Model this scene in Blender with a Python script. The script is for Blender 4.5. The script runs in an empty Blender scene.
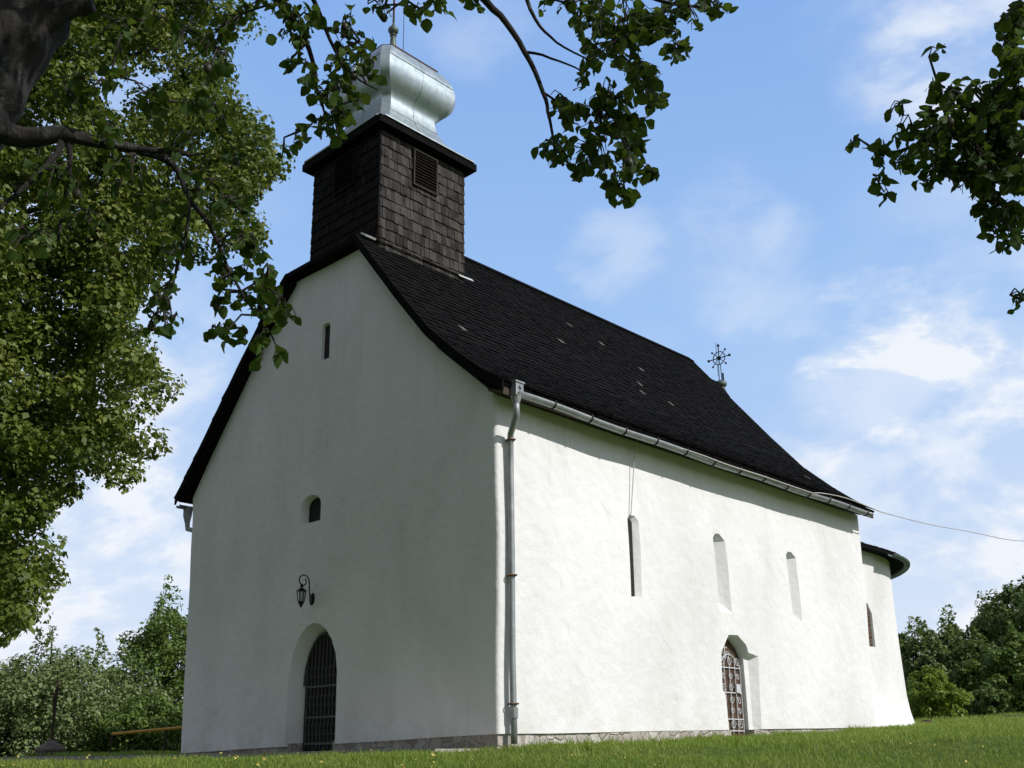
import bpy, bmesh, math, random
import numpy as np
from mathutils import Vector, Matrix, noise
R = math.radians
random.seed(7); rng = np.random.default_rng(7)
S = bpy.context.scene
COL = S.collection

# ------------------------------------------------------------------ camera, sky, sun, exposure
F, PITCH, ROLL, YAW, PPY = 1029.1, 16.789, -0.637, 43.882, 447.3
CAM = Vector((10.196, -10.245, -0.157))
_p, _r, _y = R(PITCH), R(ROLL), R(YAW)
FW = Vector((-math.sin(_y)*math.cos(_p), math.cos(_y)*math.cos(_p), math.sin(_p)))
_rt = Vector((math.cos(_y), math.sin(_y), 0)); _up = _rt.cross(FW)
RT = _rt*math.cos(_r) + _up*math.sin(_r); UP = _up*math.cos(_r) - _rt*math.sin(_r)
cd = bpy.data.cameras.new('camera'); cam = bpy.data.objects.new('camera', cd); COL.objects.link(cam)
cd.sensor_width = 36; cd.sensor_fit = 'HORIZONTAL'; cd.lens = F*36/1024
cd.shift_y = (PPY-384)/1024; cd.clip_start = 0.1; cd.clip_end = 5000
cam.matrix_world = Matrix(((RT.x, UP.x, -FW.x, CAM.x), (RT.y, UP.y, -FW.y, CAM.y), (RT.z, UP.z, -FW.z, CAM.z), (0, 0, 0, 1)))
S.camera = cam

SUN_EL, SUN_A = 37.0, 15.0                     # elevation; horizontal angle from +X towards +Y
SUN = Vector((math.cos(R(SUN_A))*math.cos(R(SUN_EL)), math.sin(R(SUN_A))*math.cos(R(SUN_EL)), math.sin(R(SUN_EL))))
ld = bpy.data.lights.new('sun', 'SUN'); ld.energy = 3.5; ld.angle = R(0.5); ld.color = (1.0, 0.968, 0.925)
lo = bpy.data.objects.new('sun', ld); COL.objects.link(lo)
lo.rotation_euler = (-SUN).to_track_quat('-Z', 'Y').to_euler(); lo.location = (30, 20, 30)
S.view_settings.view_transform = 'Standard'; S.view_settings.look = 'None'
S.view_settings.gamma = 1; S.view_settings.exposure = 0.12; S.view_settings.use_curve_mapping = False


def at(px, py, D):
    """point seen at pixel (px, py), D metres away horizontally"""
    d = FW + RT*((px-512)/F) - UP*((py-PPY)/F)
    return CAM + d*(D/math.hypot(d.x, d.y))


def to_px(p):
    d = Vector(p)-CAM; w = d.dot(FW)
    if w <= 0.05: return None
    return (512+F*d.dot(RT)/w, PPY-F*d.dot(UP)/w)


# ------------------------------------------------------------------ node helpers
class NT:
    def __init__(s, tree): s.t = tree; s.n = tree.nodes; s.l = tree.links
    def new(s, typ, **kw):
        n = s.n.new(typ)
        for k, v in kw.items(): setattr(n, k, v)
        return n
    def link(s, a, b): s.l.new(a, b)
    def math(s, op, a, b=None, clamp=False):
        n = s.new('ShaderNodeMath', operation=op, use_clamp=clamp)
        for i, v in enumerate((a, b)):
            if v is None: continue
            if hasattr(v, 'is_output'): s.link(v, n.inputs[i])
            else: n.inputs[i].default_value = v
        return n.outputs[0]
    def noise(s, vec, scale, detail=4, rough=.55, dist=0):
        n = s.new('ShaderNodeTexNoise'); n.inputs['Scale'].default_value = scale
        n.inputs['Detail'].default_value = detail; n.inputs['Roughness'].default_value = rough
        n.inputs['Distortion'].default_value = dist
        if vec is not None: s.link(vec, n.inputs['Vector'])
        return n.outputs['Fac']
    def ramp(s, fac, stops, interp='LINEAR'):
        n = s.new('ShaderNodeValToRGB'); e = n.color_ramp.elements; n.color_ramp.interpolation = interp
        while len(e) > 1: e.remove(e[-1])
        e[0].position = stops[0][0]; e[0].color = (*stops[0][1], 1)
        for p, c in stops[1:]:
            x = e.new(p); x.color = (*c, 1)
        s.link(fac, n.inputs[0]); return n.outputs[0]
    def mix(s, fac, a, b, mode='MIX'):
        n = s.new('ShaderNodeMix', data_type='RGBA', blend_type=mode)
        for sock, v in ((n.inputs[0], fac), (n.inputs[6], a), (n.inputs[7], b)):
            if hasattr(v, 'is_output'): s.link(v, sock)
            else: sock.default_value = v if not isinstance(v, tuple) or len(v) == 4 else (*v, 1)
        return n.outputs[2]
    def mapr(s, v, a, b, c=0, d=1, smooth=True):
        n = s.new('ShaderNodeMapRange', interpolation_type='SMOOTHSTEP' if smooth else 'LINEAR')
        s.link(v, n.inputs[0]); n.inputs[1].default_value = a; n.inputs[2].default_value = b
        n.inputs[3].default_value = c; n.inputs[4].default_value = d
        return n.outputs[0]


# sky
W = bpy.data.worlds.new('World'); S.world = W; W.use_nodes = True
g = NT(W.node_tree); bg = g.n['Background']
sky = g.new('ShaderNodeTexSky', sky_type='NISHITA'); sky.sun_disc = False
sky.sun_elevation = R(SUN_EL); sky.sun_rotation = R(90-SUN_A)
sky.air_density = 1.0; sky.dust_density = 0.5; sky.ozone_density = 2.0; sky.altitude = 200
tc = g.new('ShaderNodeTexCoord'); dirv = tc.outputs['Generated']
mp = g.new('ShaderNodeMapping'); mp.inputs['Scale'].default_value = (1, 1, 1.9); g.link(dirv, mp.inputs['Vector'])
nz1 = g.noise(mp.outputs[0], 5.2, 9, .58, .35)
nz2 = g.noise(mp.outputs[0], 13.0, 7, .6, .2)
sep = g.new('ShaderNodeSeparateXYZ'); g.link(dirv, sep.inputs[0])


wz = g.new('ShaderNodeTexNoise'); wz.inputs['Scale'].default_value = 6.5; wz.inputs['Detail'].default_value = 6; wz.inputs['Roughness'].default_value = .6; g.link(mp.outputs[0], wz.inputs['Vector'])
wa = g.new('ShaderNodeVectorMath', operation='SUBTRACT'); g.link(wz.outputs['Color'], wa.inputs[0]); wa.inputs[1].default_value = (.5, .5, .5)
ws = g.new('ShaderNodeVectorMath', operation='SCALE'); g.link(wa.outputs[0], ws.inputs[0]); ws.inputs['Scale'].default_value = .15
wd = g.new('ShaderNodeVectorMath', operation='ADD'); g.link(ws.outputs[0], wd.inputs[0]); g.link(dirv, wd.inputs[1])
wn_ = g.new('ShaderNodeVectorMath', operation='NORMALIZE'); g.link(wd.outputs[0], wn_.inputs[0]); dirw = wn_.outputs[0]


def cloud_mask(px, py, rpx, soft=.9):
    d = (FW + RT*((px-512)/F) - UP*((py-PPY)/F)).normalized()
    n = g.new('ShaderNodeVectorMath', operation='DOT_PRODUCT'); g.link(dirw, n.inputs[0]); n.inputs[1].default_value = d
    a = math.atan(rpx/F*.9)
    return g.mapr(n.outputs['Value'], math.cos(a*(1+soft)), math.cos(a*(1-soft)*.3), 0, 1)


total = None
CL = [(880, 362, 44, .95), (930, 345, 36, .85), (842, 385, 30, .65), (890, 398, 32, .6), (815, 445, 24, .4), (1005, 345, 22, .35), (620, 248, 34, .22), (735, 215, 34, .16), (780, 232, 26, .12),
      (975, 50, 75, .42), (815, 445, 34, .36), (880, 20, 50, .14), (690, 300, 60, .06), (960, 520, 110, .36), (1000, 350, 50, .24),
      (150, 470, 110, .34), (90, 560, 110, .34), (20, 600, 120, .30), (180, 620, 80, .30), (480, 20, 30, .10), (930, 600, 90, .30), (770, 330, 50, .2),
      (-300, 300, 300, .4), (1500, 250, 300, .4), (1300, 600, 200, .5), (500, -500, 250, .3)]
for px, py, r, a in CL:
    m = g.math('MULTIPLY', cloud_mask(px, py, r), a)
    total = m if total is None else g.math('ADD', total, m)
body = g.math('ADD', g.math('MULTIPLY', nz1, 1.5), g.math('MULTIPLY', nz2, .5))
fac = g.math('MULTIPLY', total, g.mapr(body, .82, 1.16, .25, 1.45), clamp=True)
low = g.mapr(sep.outputs['Z'], 0.0, .36, .42, 0.0)
fac = g.math('MAXIMUM', fac, low)
# thin bright summer haze over the northern half of the sky
hz = g.ramp(sep.outputs['Z'], [(0.0, (4.6, 5.1, 6.2)), (.16, (3.6, 4.6, 6.2)), (.38, (2.35, 3.75, 6.1)), (.68, (1.45, 2.75, 5.5)), (1, (.8, 1.7, 4.2))])
vn = g.new('ShaderNodeVectorMath', operation='DOT_PRODUCT'); g.link(dirv, vn.inputs[0]); vn.inputs[1].default_value = (-.55, .83, 0)
back = g.mix(.62, sky.outputs[0], (2.6, 2.5, 2.75))
skyc = g.mix(g.mapr(vn.outputs['Value'], .15, .58, .0, .95), back, hz)
cl = g.mix(fac, skyc, (5.7, 6.0, 6.5))
g.link(cl, bg.inputs['Color']); bg.inputs['Strength'].default_value = 0.14


# ------------------------------------------------------------------ materials
def mat(name, fn, disp=False):
    m = bpy.data.materials.new(name); m.use_nodes = True; t = NT(m.node_tree)
    b = t.n['Principled BSDF']; fn(t, b); return m


def objc(t): return t.new('ShaderNodeTexCoord').outputs['Object']


def geo_pos(t): return t.new('ShaderNodeNewGeometry').outputs['Position']


def bump(t, b, h, strength, dist):
    n = t.new('ShaderNodeBump'); n.inputs['Strength'].default_value = strength; n.inputs['Distance'].default_value = dist
    t.link(h, n.inputs['Height']); t.link(n.outputs[0], b.inputs['Normal'])


def plaster(t, b):
    p = geo_pos(t)
    mpn = t.new('ShaderNodeMapping'); mpn.inputs['Scale'].default_value = (1, 1, .45); t.link(p, mpn.inputs['Vector'])
    big = t.noise(mpn.outputs[0], .55, 5, .6, .4); mid = t.noise(p, 2.3, 6, .6); fine = t.noise(p, 26, 5, .6)
    c = t.ramp(big, [(.30, (.68, .67, .655)), (.52, (.78, .775, .765)), (.75, (.83, .825, .82))])
    c = t.mix(t.mapr(mid, .58, .80, 0, .35), c, (.66, .66, .635))
    z = t.new('ShaderNodeSeparateXYZ'); t.link(p, z.inputs[0])
    dirt = t.math('MULTIPLY', t.mapr(z.outputs['Z'], .05, .9, 1, 0), t.mapr(mid, .40, .62))
    c = t.mix(t.math('MULTIPLY', dirt, .28), c, (.55, .52, .46))
    mp3 = t.new('ShaderNodeMapping'); mp3.inputs['Scale'].default_value = (3.2, 3.2, .16); t.link(p, mp3.inputs['Vector'])
    stk = t.mapr(t.noise(mp3.outputs[0], 1.3, 5, .65), .54, .74)
    hi = t.math('ADD', t.mapr(z.outputs['Z'], 2.6, 5.2, .1, 1), t.mapr(z.outputs['Z'], .1, 1.1, .8, 0))
    c = t.mix(t.math('MULTIPLY', t.math('MULTIPLY', stk, hi), .26), c, (.50, .485, .45))
    patch = t.mapr(t.noise(p, .95, 2, .4, .8), .60, .63)
    c = t.mix(t.math('MULTIPLY', patch, .10), c, (.60, .59, .57))
    # fine cracks running up and down
    mp2 = t.new('ShaderNodeMapping'); mp2.inputs['Scale'].default_value = (.9, .9, .28); t.link(p, mp2.inputs['Vector'])
    v = t.new('ShaderNodeTexVoronoi', feature='DISTANCE_TO_EDGE'); v.inputs['Scale'].default_value = .62
    warp = t.new('ShaderNodeMix', data_type='RGBA'); warp.inputs[0].default_value = .10
    nzc = t.new('ShaderNodeTexNoise'); nzc.inputs['Scale'].default_value = 1.7; nzc.inputs['Detail'].default_value = 6; t.link(p, nzc.inputs['Vector'])
    t.link(mp2.outputs[0], warp.inputs[6]); t.link(nzc.outputs['Color'], warp.inputs[7]); t.link(warp.outputs[2], v.inputs['Vector'])
    crack = t.math('MULTIPLY', t.mapr(v.outputs['Distance'], .0, .006, 1, 0, False), t.mapr(mid, .5, .62))
    c = t.mix(t.math('MULTIPLY', crack, .30), c, (.42, .41, .39))
    t.link(c, b.inputs['Base Color']); b.inputs['Roughness'].default_value = .92
    b.inputs['Specular IOR Level'].default_value = .2
    h = t.math('ADD', t.math('MULTIPLY', t.noise(p, 5.0, 4, .5), 1.0), t.math('MULTIPLY', fine, .16))
    bump(t, b, h, .5, .042)


def wood_shingle(c0, c1, c2, pale):
    def fn(t, b):
        a = t.new('ShaderNodeAttribute', attribute_name='rnd').outputs['Fac']
        p = objc(t)
        mpn = t.new('ShaderNodeMapping'); mpn.inputs['Scale'].default_value = (1, 1, .12); t.link(p, mpn.inputs['Vector'])
        gr = t.noise(mpn.outputs[0], 55, 4, .6); bl = t.noise(p, 2.2, 4, .6)
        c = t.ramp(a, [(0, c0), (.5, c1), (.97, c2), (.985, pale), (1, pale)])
        c = t.mix(t.mapr(gr, .35, .7, 0, .6), c, tuple(x*.45 for x in c0), 'MIX')
        c = t.mix(t.mapr(bl, .45, .7, 0, .45), c, c2)
        t.link(c, b.inputs['Base Color']); b.inputs['Roughness'].default_value = .95
        b.inputs['Specular IOR Level'].default_value = .08
        bump(t, b, gr, .6, .01)
    return fn


def simple(col, rough=.6, metal=0, var=.25, scale=8, bumps=.2, spec=.4):
    def fn(t, b):
        p = objc(t); n = t.noise(p, scale, 5, .6)
        c = t.ramp(n, [(.3, tuple(x*(1-var) for x in col)), (.7, tuple(min(1, x*(1+var)) for x in col))])
        t.link(c, b.inputs['Base Color']); b.inputs['Roughness'].default_value = rough; b.inputs['Metallic'].default_value = metal
        b.inputs['Specular IOR Level'].default_value = spec
        if bumps: bump(t, b, t.noise(p, scale*4, 4), bumps, .01)
    return fn


def dome_metal(t, b):
    p = objc(t); n = t.noise(p, 1.6, 6, .65, .6); n2 = t.noise(p, 9, 4)
    mpn = t.new('ShaderNodeMapping'); mpn.inputs['Scale'].default_value = (6, 6, .5); t.link(p, mpn.inputs['Vector'])
    st = t.noise(mpn.outputs[0], 1.5, 5, .6)
    c = t.ramp(n, [(.3, (.25, .305, .335)), (.5, (.33, .39, .42)), (.72, (.42, .465, .49))])
    c = t.mix(t.mapr(st, .55, .75, 0, .4), c, (.50, .48, .44))
    t.link(c, b.inputs['Base Color']); b.inputs['Metallic'].default_value = .6
    t.link(t.mapr(n2, .3, .7, .36, .50), b.inputs['Roughness'])
    bump(t, b, t.math('ADD', n, t.math('MULTIPLY', n2, .1)), .10, .03)


def zinc(t, b):
    p = objc(t); n = t.noise(p, 5, 5, .6, .3)
    c = t.ramp(n, [(.3, (.22, .235, .24)), (.7, (.36, .375, .38))])
    t.link(c, b.inputs['Base Color']); b.inputs['Metallic'].default_value = .45; b.inputs['Roughness'].default_value = .5
    bump(t, b, n, .15, .01)


def stone(t, b):
    p = objc(t)
    v = t.new('ShaderNodeTexVoronoi'); v.inputs['Scale'].default_value = 4.5; t.link(p, v.inputs['Vector'])
    ve = t.new('ShaderNodeTexVoronoi', feature='DISTANCE_TO_EDGE'); ve.inputs['Scale'].default_value = 4.5; t.link(p, ve.inputs['Vector'])
    sv = t.new('ShaderNodeSeparateColor'); t.link(v.outputs['Color'], sv.inputs[0])
    n = t.noise(p, 18, 5, .65)
    c = t.ramp(sv.outputs[0], [(0, (.34, .30, .25)), (.5, (.46, .42, .37)), (1, (.58, .55, .51))])
    c = t.mix(t.mapr(n, .4, .7, 0, .6), c, (.20, .185, .16))
    c = t.mix(t.mapr(ve.outputs[0], .0, .05, .7, 0), c, (.44, .41, .36))
    t.link(c, b.inputs['Base Color']); b.inputs['Roughness'].default_value = .95
    bump(t, b, t.math('ADD', t.mapr(ve.outputs[0], 0, .08), t.math('MULTIPLY', n, .5)), .8, .03)


def brick(t, b):
    p = objc(t)
    v = t.new('ShaderNodeTexBrick'); v.inputs['Scale'].default_value = 1
    v.inputs['Brick Width'].default_value = .24; v.inputs['Row Height'].default_value = .085; v.inputs['Mortar Size'].default_value = .012
    v.inputs['Color1'].default_value = (.36, .16, .09, 1); v.inputs['Color2'].default_value = (.48, .27, .17, 1); v.inputs['Mortar'].default_value = (.52, .48, .42, 1)
    mpn = t.new('ShaderNodeMapping'); mpn.inputs['Rotation'].default_value = (R(90), 0, R(20)); t.link(p, mpn.inputs['Vector'])
    t.link(mpn.outputs[0], v.inputs['Vector'])
    c = t.mix(t.mapr(t.noise(p, 20, 4), .45, .7, 0, .5), v.outputs[0], (.50, .42, .34))
    t.link(c, b.inputs['Base Color']); b.inputs['Roughness'].default_value = .95


def leafmat(stops, trans=.35, rough=.5, tcol=(.20, .30, .03), spec=.35):
    def fn(t, b):
        a = t.new('ShaderNodeAttribute', attribute_name='rnd').outputs['Fac']
        c = t.ramp(a, stops)
        p = geo_pos(t)
        c = t.mix(t.mapr(t.noise(p, .9, 3), .4, .65, 0, .30), c, tuple(min(1, x*1.25) for x in stops[-1][1]))
        t.link(c, b.inputs['Base Color']); b.inputs['Roughness'].default_value = rough; b.inputs['Specular IOR Level'].default_value = spec
        tr = t.new('ShaderNodeBsdfTranslucent'); tc_ = t.mix(.5, c, tcol); t.link(tc_, tr.inputs['Color'])
        mx = t.new('ShaderNodeMixShader'); mx.inputs[0].default_value = trans
        t.link(b.outputs[0], mx.inputs[1]); t.link(tr.outputs[0], mx.inputs[2])
        t.link(mx.outputs[0], t.n['Material Output'].inputs['Surface'])
    return fn


def bark(t, b):
    p = objc(t)
    mpn = t.new('ShaderNodeMapping'); mpn.inputs['Scale'].default_value = (1, 1, .35); t.link(p, mpn.inputs['Vector'])
    n = t.noise(mpn.outputs[0], 16, 6, .65, .5); l = t.noise(p, 9, 5, .6)
    c = t.ramp(n, [(.3, (.008, .007, .006)), (.6, (.024, .020, .017)), (.8, (.042, .036, .031))])
    c = t.mix(t.mapr(l, .58, .68, 0, .6), c, (.14, .145, .13))
    t.link(c, b.inputs['Base Color']); b.inputs['Roughness'].default_value = .95
    bump(t, b, n, 1.0, .04)


def soil_grass(t, b):
    p = geo_pos(t); n = t.noise(p, .35, 6, .6); n2 = t.noise(p, 7, 6, .7)
    c = t.ramp(n2, [(.3, (.055, .085, .018)), (.55, (.095, .145, .028)), (.8, (.15, .19, .045))])
    c = t.mix(t.mapr(n, .5, .68, 0, .35), c, (.10, .105, .04))
    t.link(c, b.inputs['Base Color']); b.inputs['Roughness'].default_value = 1; b.inputs['Specular IOR Level'].default_value = .1
    bump(t, b, n2, 1, .06)


def grassm(t, b):
    a = t.new('ShaderNodeAttribute', attribute_name='rnd').outputs['Fac']; p = geo_pos(t)
    c = t.ramp(a, [(0, (.13, .205, .030)), (.5, (.215, .315, .050)), (.82, (.30, .375, .08)), (1, (.46, .42, .18))])
    c = t.mix(t.mapr(t.noise(p, .6, 5, .6), .42, .66, 0, .6), c, (.30, .32, .085))
    t.link(c, b.inputs['Base Color']); b.inputs['Roughness'].default_value = .6; b.inputs['Specular IOR Level'].default_value = .25
    tr = t.new('ShaderNodeBsdfTranslucent'); t.link(t.mix(.5, c, (.2, .32, .03)), tr.inputs['Color'])
    mx = t.new('ShaderNodeMixShader'); mx.inputs[0].default_value = .4
    t.link(b.outputs[0], mx.inputs[1]); t.link(tr.outputs[0], mx.inputs[2]); t.link(mx.outputs[0], t.n['Material Output'].inputs['Surface'])


M = {
    'plaster': mat('lime plaster', plaster),
    'roof': mat('tarred roof shingles', wood_shingle((.004, .0037, .0036), (.006, .0057, .0055), (.010, .0095, .009), (.16, .15, .14))),
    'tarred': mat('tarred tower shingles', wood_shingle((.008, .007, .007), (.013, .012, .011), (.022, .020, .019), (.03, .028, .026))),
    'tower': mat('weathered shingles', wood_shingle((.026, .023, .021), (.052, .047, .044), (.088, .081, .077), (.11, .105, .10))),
    'blackwood': mat('black board', simple((.007, .0065, .0065), .9, 0, .3, 6, .2, .05)),
    'darkwood': mat('dark brown wood', simple((.045, .026, .017), .7, 0, .4, 10)),
    'brownwood': mat('brown door wood', simple((.085, .048, .030), .7, 0, .35, 10)),
    'dome': mat('dome sheet metal', dome_metal),
    'rim': mat('rusty rim', simple((.10, .045, .03), .7, .2, .3, 8)),
    'zinc': mat('zinc', zinc),
    'copper': mat('green copper', simple((.10, .13, .115), .55, .4, .3, 8)),
    'iron': mat('black iron', simple((.014, .013, .013), .5, .5, .2, 20)),
    'greyiron': mat('worn grey iron', simple((.075, .073, .07), .6, .2, .3, 20)),
    'rustiron': mat('rusted iron', simple((.05, .028, .02), .8, .2, .4, 20)),
    'rust': mat('rust brown', simple((.13, .06, .03), .8, .1, .4, 20)),
    'whiteiron': mat('white painted iron', simple((.56, .57, .58), .5, 0, .1, 20)),
    'stone': mat('rubble stone', stone), 'brick': mat('bare brick', brick),
    'concrete': mat('concrete', simple((.34, .33, .30), .95, 0, .25, 5, .5)),
    'oldstone': mat('dark old stone', simple((.13, .105, .085), .95, 0, .3, 7, .5)),
    'yellow': mat('yellow gas pipe paint', simple((.62, .33, .05), .5, 0, .15, 6)),
    'flash': mat('pale flashing', simple((.62, .62, .60), .5, .2, .15, 8)),
    'dark': mat('dark interior', simple((.012, .011, .011), .8, 0, .2, 6)),
    'wire': mat('grey wire', simple((.42, .40, .38), .6, 0, .1, 6)),
    'glass': mat('lantern glass', simple((.45, .47, .47), .15, 0, .1, 6)),
    'bark': mat('bark', bark),
    'twig': mat('twig bark', simple((.032, .025, .02), .9, 0, .35, 14)),
    'leaf': mat('fruit tree leaves', leafmat([(0, (.015, .036, .007)), (.6, (.030, .063, .010)), (1, (.060, .102, .014))], .29, .65, (.20, .30, .03), .15)),
    'fruit': mat('small dark fruit', simple((.03, .028, .012), .5, 0, .3, 12)),
    'lime': mat('lime leaves', leafmat([(0, (.040, .078, .010)), (.5, (.088, .132, .016)), (.88, (.165, .20, .030)), (1, (.27, .27, .07))], .28, .55)),
    'bush': mat('grey green leaves', leafmat([(0, (.095, .14, .045)), (.6, (.165, .22, .078)), (1, (.25, .31, .13))], .25, .55)),
    'tree2': mat('mid green leaves', leafmat([(0, (.058, .110, .022)), (.6, (.105, .175, .034)), (1, (.18, .25, .055))], .28, .55)),
    'far': mat('dark green leaves', leafmat([(0, (.060, .105, .026)), (.6, (.105, .165, .040)), (1, (.175, .24, .07))], .22, .6)),
    'bright': mat('yellow green leaves', leafmat([(0, (.12, .19, .02)), (.6, (.20, .28, .034)), (1, (.28, .36, .05))], .3, .55)),
    'ground': mat('grassy soil', soil_grass), 'grass': mat('grass blades', grassm),
    'fallen': mat('fallen yellow leaves', leafmat([(0, (.30, .20, .04)), (.6, (.45, .32, .07)), (1, (.55, .46, .16))], .2, .7, (.5, .35, .05))),
    'flower': mat('yellow petals', simple((.58, .50, .14), .8, 0, .15, 9)),
    'daisy': mat('white clover', simple((.6, .6, .52), .8, 0, .1, 9)),
}


# ------------------------------------------------------------------ object helpers
WORLD = {}


def link(name, me, m, parent=None, smooth=False):
    """mesh built in world coordinates -> object, child of parent when given"""
    o = bpy.data.objects.new(name, me); COL.objects.link(o)
    if parent is not None:
        o.parent = parent; off = WORLD[parent.name]
        me.transform(Matrix.Translation(-off))
        WORLD[o.name] = off.copy()
    else:
        WORLD[o.name] = Vector((0, 0, 0))
    for mm in (m if isinstance(m, list) else [m]): me.materials.append(mm)
    if smooth:
        me.polygons.foreach_set('use_smooth', [True]*len(me.polygons))
    return o


def recentre(o, loc):
    """give a one-mesh thing its own origin at loc"""
    o.data.transform(Matrix.Translation(-Vector(loc))); o.location = loc; WORLD[o.name] = Vector(loc); return o


def empty(name, loc, label, cat, group=None):
    o = bpy.data.objects.new(name, None); COL.objects.link(o); o.location = loc; o.empty_display_size = .3
    WORLD[o.name] = Vector(loc); tag(o, label, cat, group); return o


def tag(o, label=None, cat=None, group=None, kind=None):
    if label: o['label'] = label
    if cat: o['category'] = cat
    if group: o['group'] = group
    if kind: o['kind'] = kind
    return o


class MB:
    def __init__(s): s.v = []; s.f = []; s.a = []; s.cur = .5
    def add(s, vs, fs):
        n = len(s.v); s.v += [tuple(x) for x in vs]; s.f += [tuple(i+n for i in f) for f in fs]; s.a += [s.cur]*len(vs)
    def box(s, c, sx, sy, sz, ax=None):
        c = Vector(c); ax = ax or (Vector((1, 0, 0)), Vector((0, 1, 0)), Vector((0, 0, 1)))
        vs = [c+ax[0]*sx*i/2+ax[1]*sy*j/2+ax[2]*sz*k/2 for i in (-1, 1) for j in (-1, 1) for k in (-1, 1)]
        s.add(vs, [(0, 1, 3, 2), (4, 6, 7, 5), (0, 4, 5, 1), (2, 3, 7, 6), (0, 2, 6, 4), (1, 5, 7, 3)])
    def tube(s, pts, rad, n=8, cap=True):
        pts = [Vector(p) for p in pts]; N = len(pts)
        if not hasattr(rad, '__len__'): rad = [rad]*N
        vs = []; ref = None
        for i, p in enumerate(pts):
            t = (pts[min(i+1, N-1)]-pts[max(i-1, 0)])
            t = t.normalized() if t.length > 1e-9 else Vector((0, 0, 1))
            if ref is None: ref = t.orthogonal().normalized()
            u = (ref-t*ref.dot(t)); u = u.normalized() if u.length > 1e-6 else t.orthogonal().normalized(); ref = u; w = t.cross(u)
            for k in range(n):
                a = 2*math.pi*k/n; vs.append(p+(u*math.cos(a)+w*math.sin(a))*rad[i])
        fs = [(i*n+k, i*n+(k+1) % n, (i+1)*n+(k+1) % n, (i+1)*n+k) for i in range(N-1) for k in range(n)]
        if cap: fs += [tuple(range(n-1, -1, -1)), tuple((N-1)*n+k for k in range(n))]
        s.add(vs, fs)
    def ball(s, c, r, n=10, sq=(1, 1, 1)):
        c = Vector(c); vs = [c+Vector((0, 0, r*sq[2]))]; m = n//2
        for i in range(1, m):
            th = math.pi*i/m
            for k in range(n):
                ph = 2*math.pi*k/n
                vs.append(c+Vector((r*sq[0]*math.sin(th)*math.cos(ph), r*sq[1]*math.sin(th)*math.sin(ph), r*sq[2]*math.cos(th))))
        vs.append(c-Vector((0, 0, r*sq[2]))); L = len(vs)-1
        fs = [(0, 1+k, 1+(k+1) % n) for k in range(n)]
        for i in range(m-2):
            for k in range(n):
                a = 1+i*n; fs.append((a+k, a+n+k, a+n+(k+1) % n, a+(k+1) % n))
        a = 1+(m-2)*n; fs += [(L, a+(k+1) % n, a+k) for k in range(n)]
        s.add(vs, fs)
    def mesh(s, name):
        me = bpy.data.meshes.new(name); me.from_pydata(s.v, [], s.f); me.update()
        at_ = me.attributes.new('rnd', 'FLOAT', 'POINT'); at_.data.foreach_set('value', s.a)
        return me
    def build(s, name, m, parent=None, smooth=False): return link(name, s.mesh(name), m, parent, smooth)


def np_mesh(name, verts, faces_per, nv, rnd):
    """verts (N, nv, 3); faces_per: list of index tuples (all the same length) within one item"""
    N = len(verts); me = bpy.data.meshes.new(name); k = len(faces_per[0]); nf = len(faces_per)
    me.vertices.add(N*nv); me.vertices.foreach_set('co', np.ascontiguousarray(verts, dtype=np.float32).ravel())
    idx = (np.arange(N)[:, None, None]*nv + np.array(faces_per)[None]).astype(np.int32)
    me.loops.add(N*nf*k); me.loops.foreach_set('vertex_index', idx.ravel())
    me.polygons.add(N*nf); me.polygons.foreach_set('loop_start', (np.arange(N*nf)*k).astype(np.int32))
    try: me.polygons.foreach_set('loop_total', np.full(N*nf, k, dtype=np.int32))
    except Exception: pass
    a = me.attributes.new('rnd', 'FLOAT', 'POINT'); a.data.foreach_set('value', np.repeat(rnd, nv).astype(np.float32))
    me.update(); me.validate(); return me


def unit(a): return a/np.maximum(np.linalg.norm(a, axis=-1, keepdims=True), 1e-9)


def leaves(pos, nrm, size, shape='far', droop=.4, aspect=.62):
    """leaf meshes at pos with normals nrm; returns (verts, faces, nv)"""
    N = len(pos); nrm = unit(nrm)
    t = rng.normal(size=(N, 3)); t[:, 2] -= droop; t = unit(t-nrm*(t*nrm).sum(-1, keepdims=True)); s = np.cross(nrm, t)
    L = size[:, None]; Wd = L*aspect*rng.uniform(.8, 1.2, (N, 1))
    if shape == 'far':
        v = np.stack([pos, pos+t*L*.45+s*Wd*.5+nrm*L*.10, pos+t*L-nrm*L*.10, pos+t*L*.45-s*Wd*.5+nrm*L*.10], 1)
        return v, [(0, 1, 2, 3)], 4
    c = rng.uniform(-.05, .30, (N, 1))
    P = [pos, pos+t*L*.22+s*Wd*.40+nrm*L*c, pos+t*L*.52+s*Wd*.52+nrm*L*c, pos+t*L*.80+s*Wd*.30-nrm*L*.02,
         pos+t*L-nrm*L*.12, pos+t*L*.80-s*Wd*.30-nrm*L*.02, pos+t*L*.52-s*Wd*.52+nrm*L*c, pos+t*L*.22-s*Wd*.40+nrm*L*c,
         pos+t*L*.50, ]
    return np.stack(P, 1), [(0, 1, 2, 8), (8, 2, 3, 4), (8, 4, 5, 6), (0, 8, 6, 7)], 9


# ------------------------------------------------------------------ ground
def sstep(x, a, b):
    t = np.clip((x-a)/(b-a), 0, 1); return t*t*(3-2*t)


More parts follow.
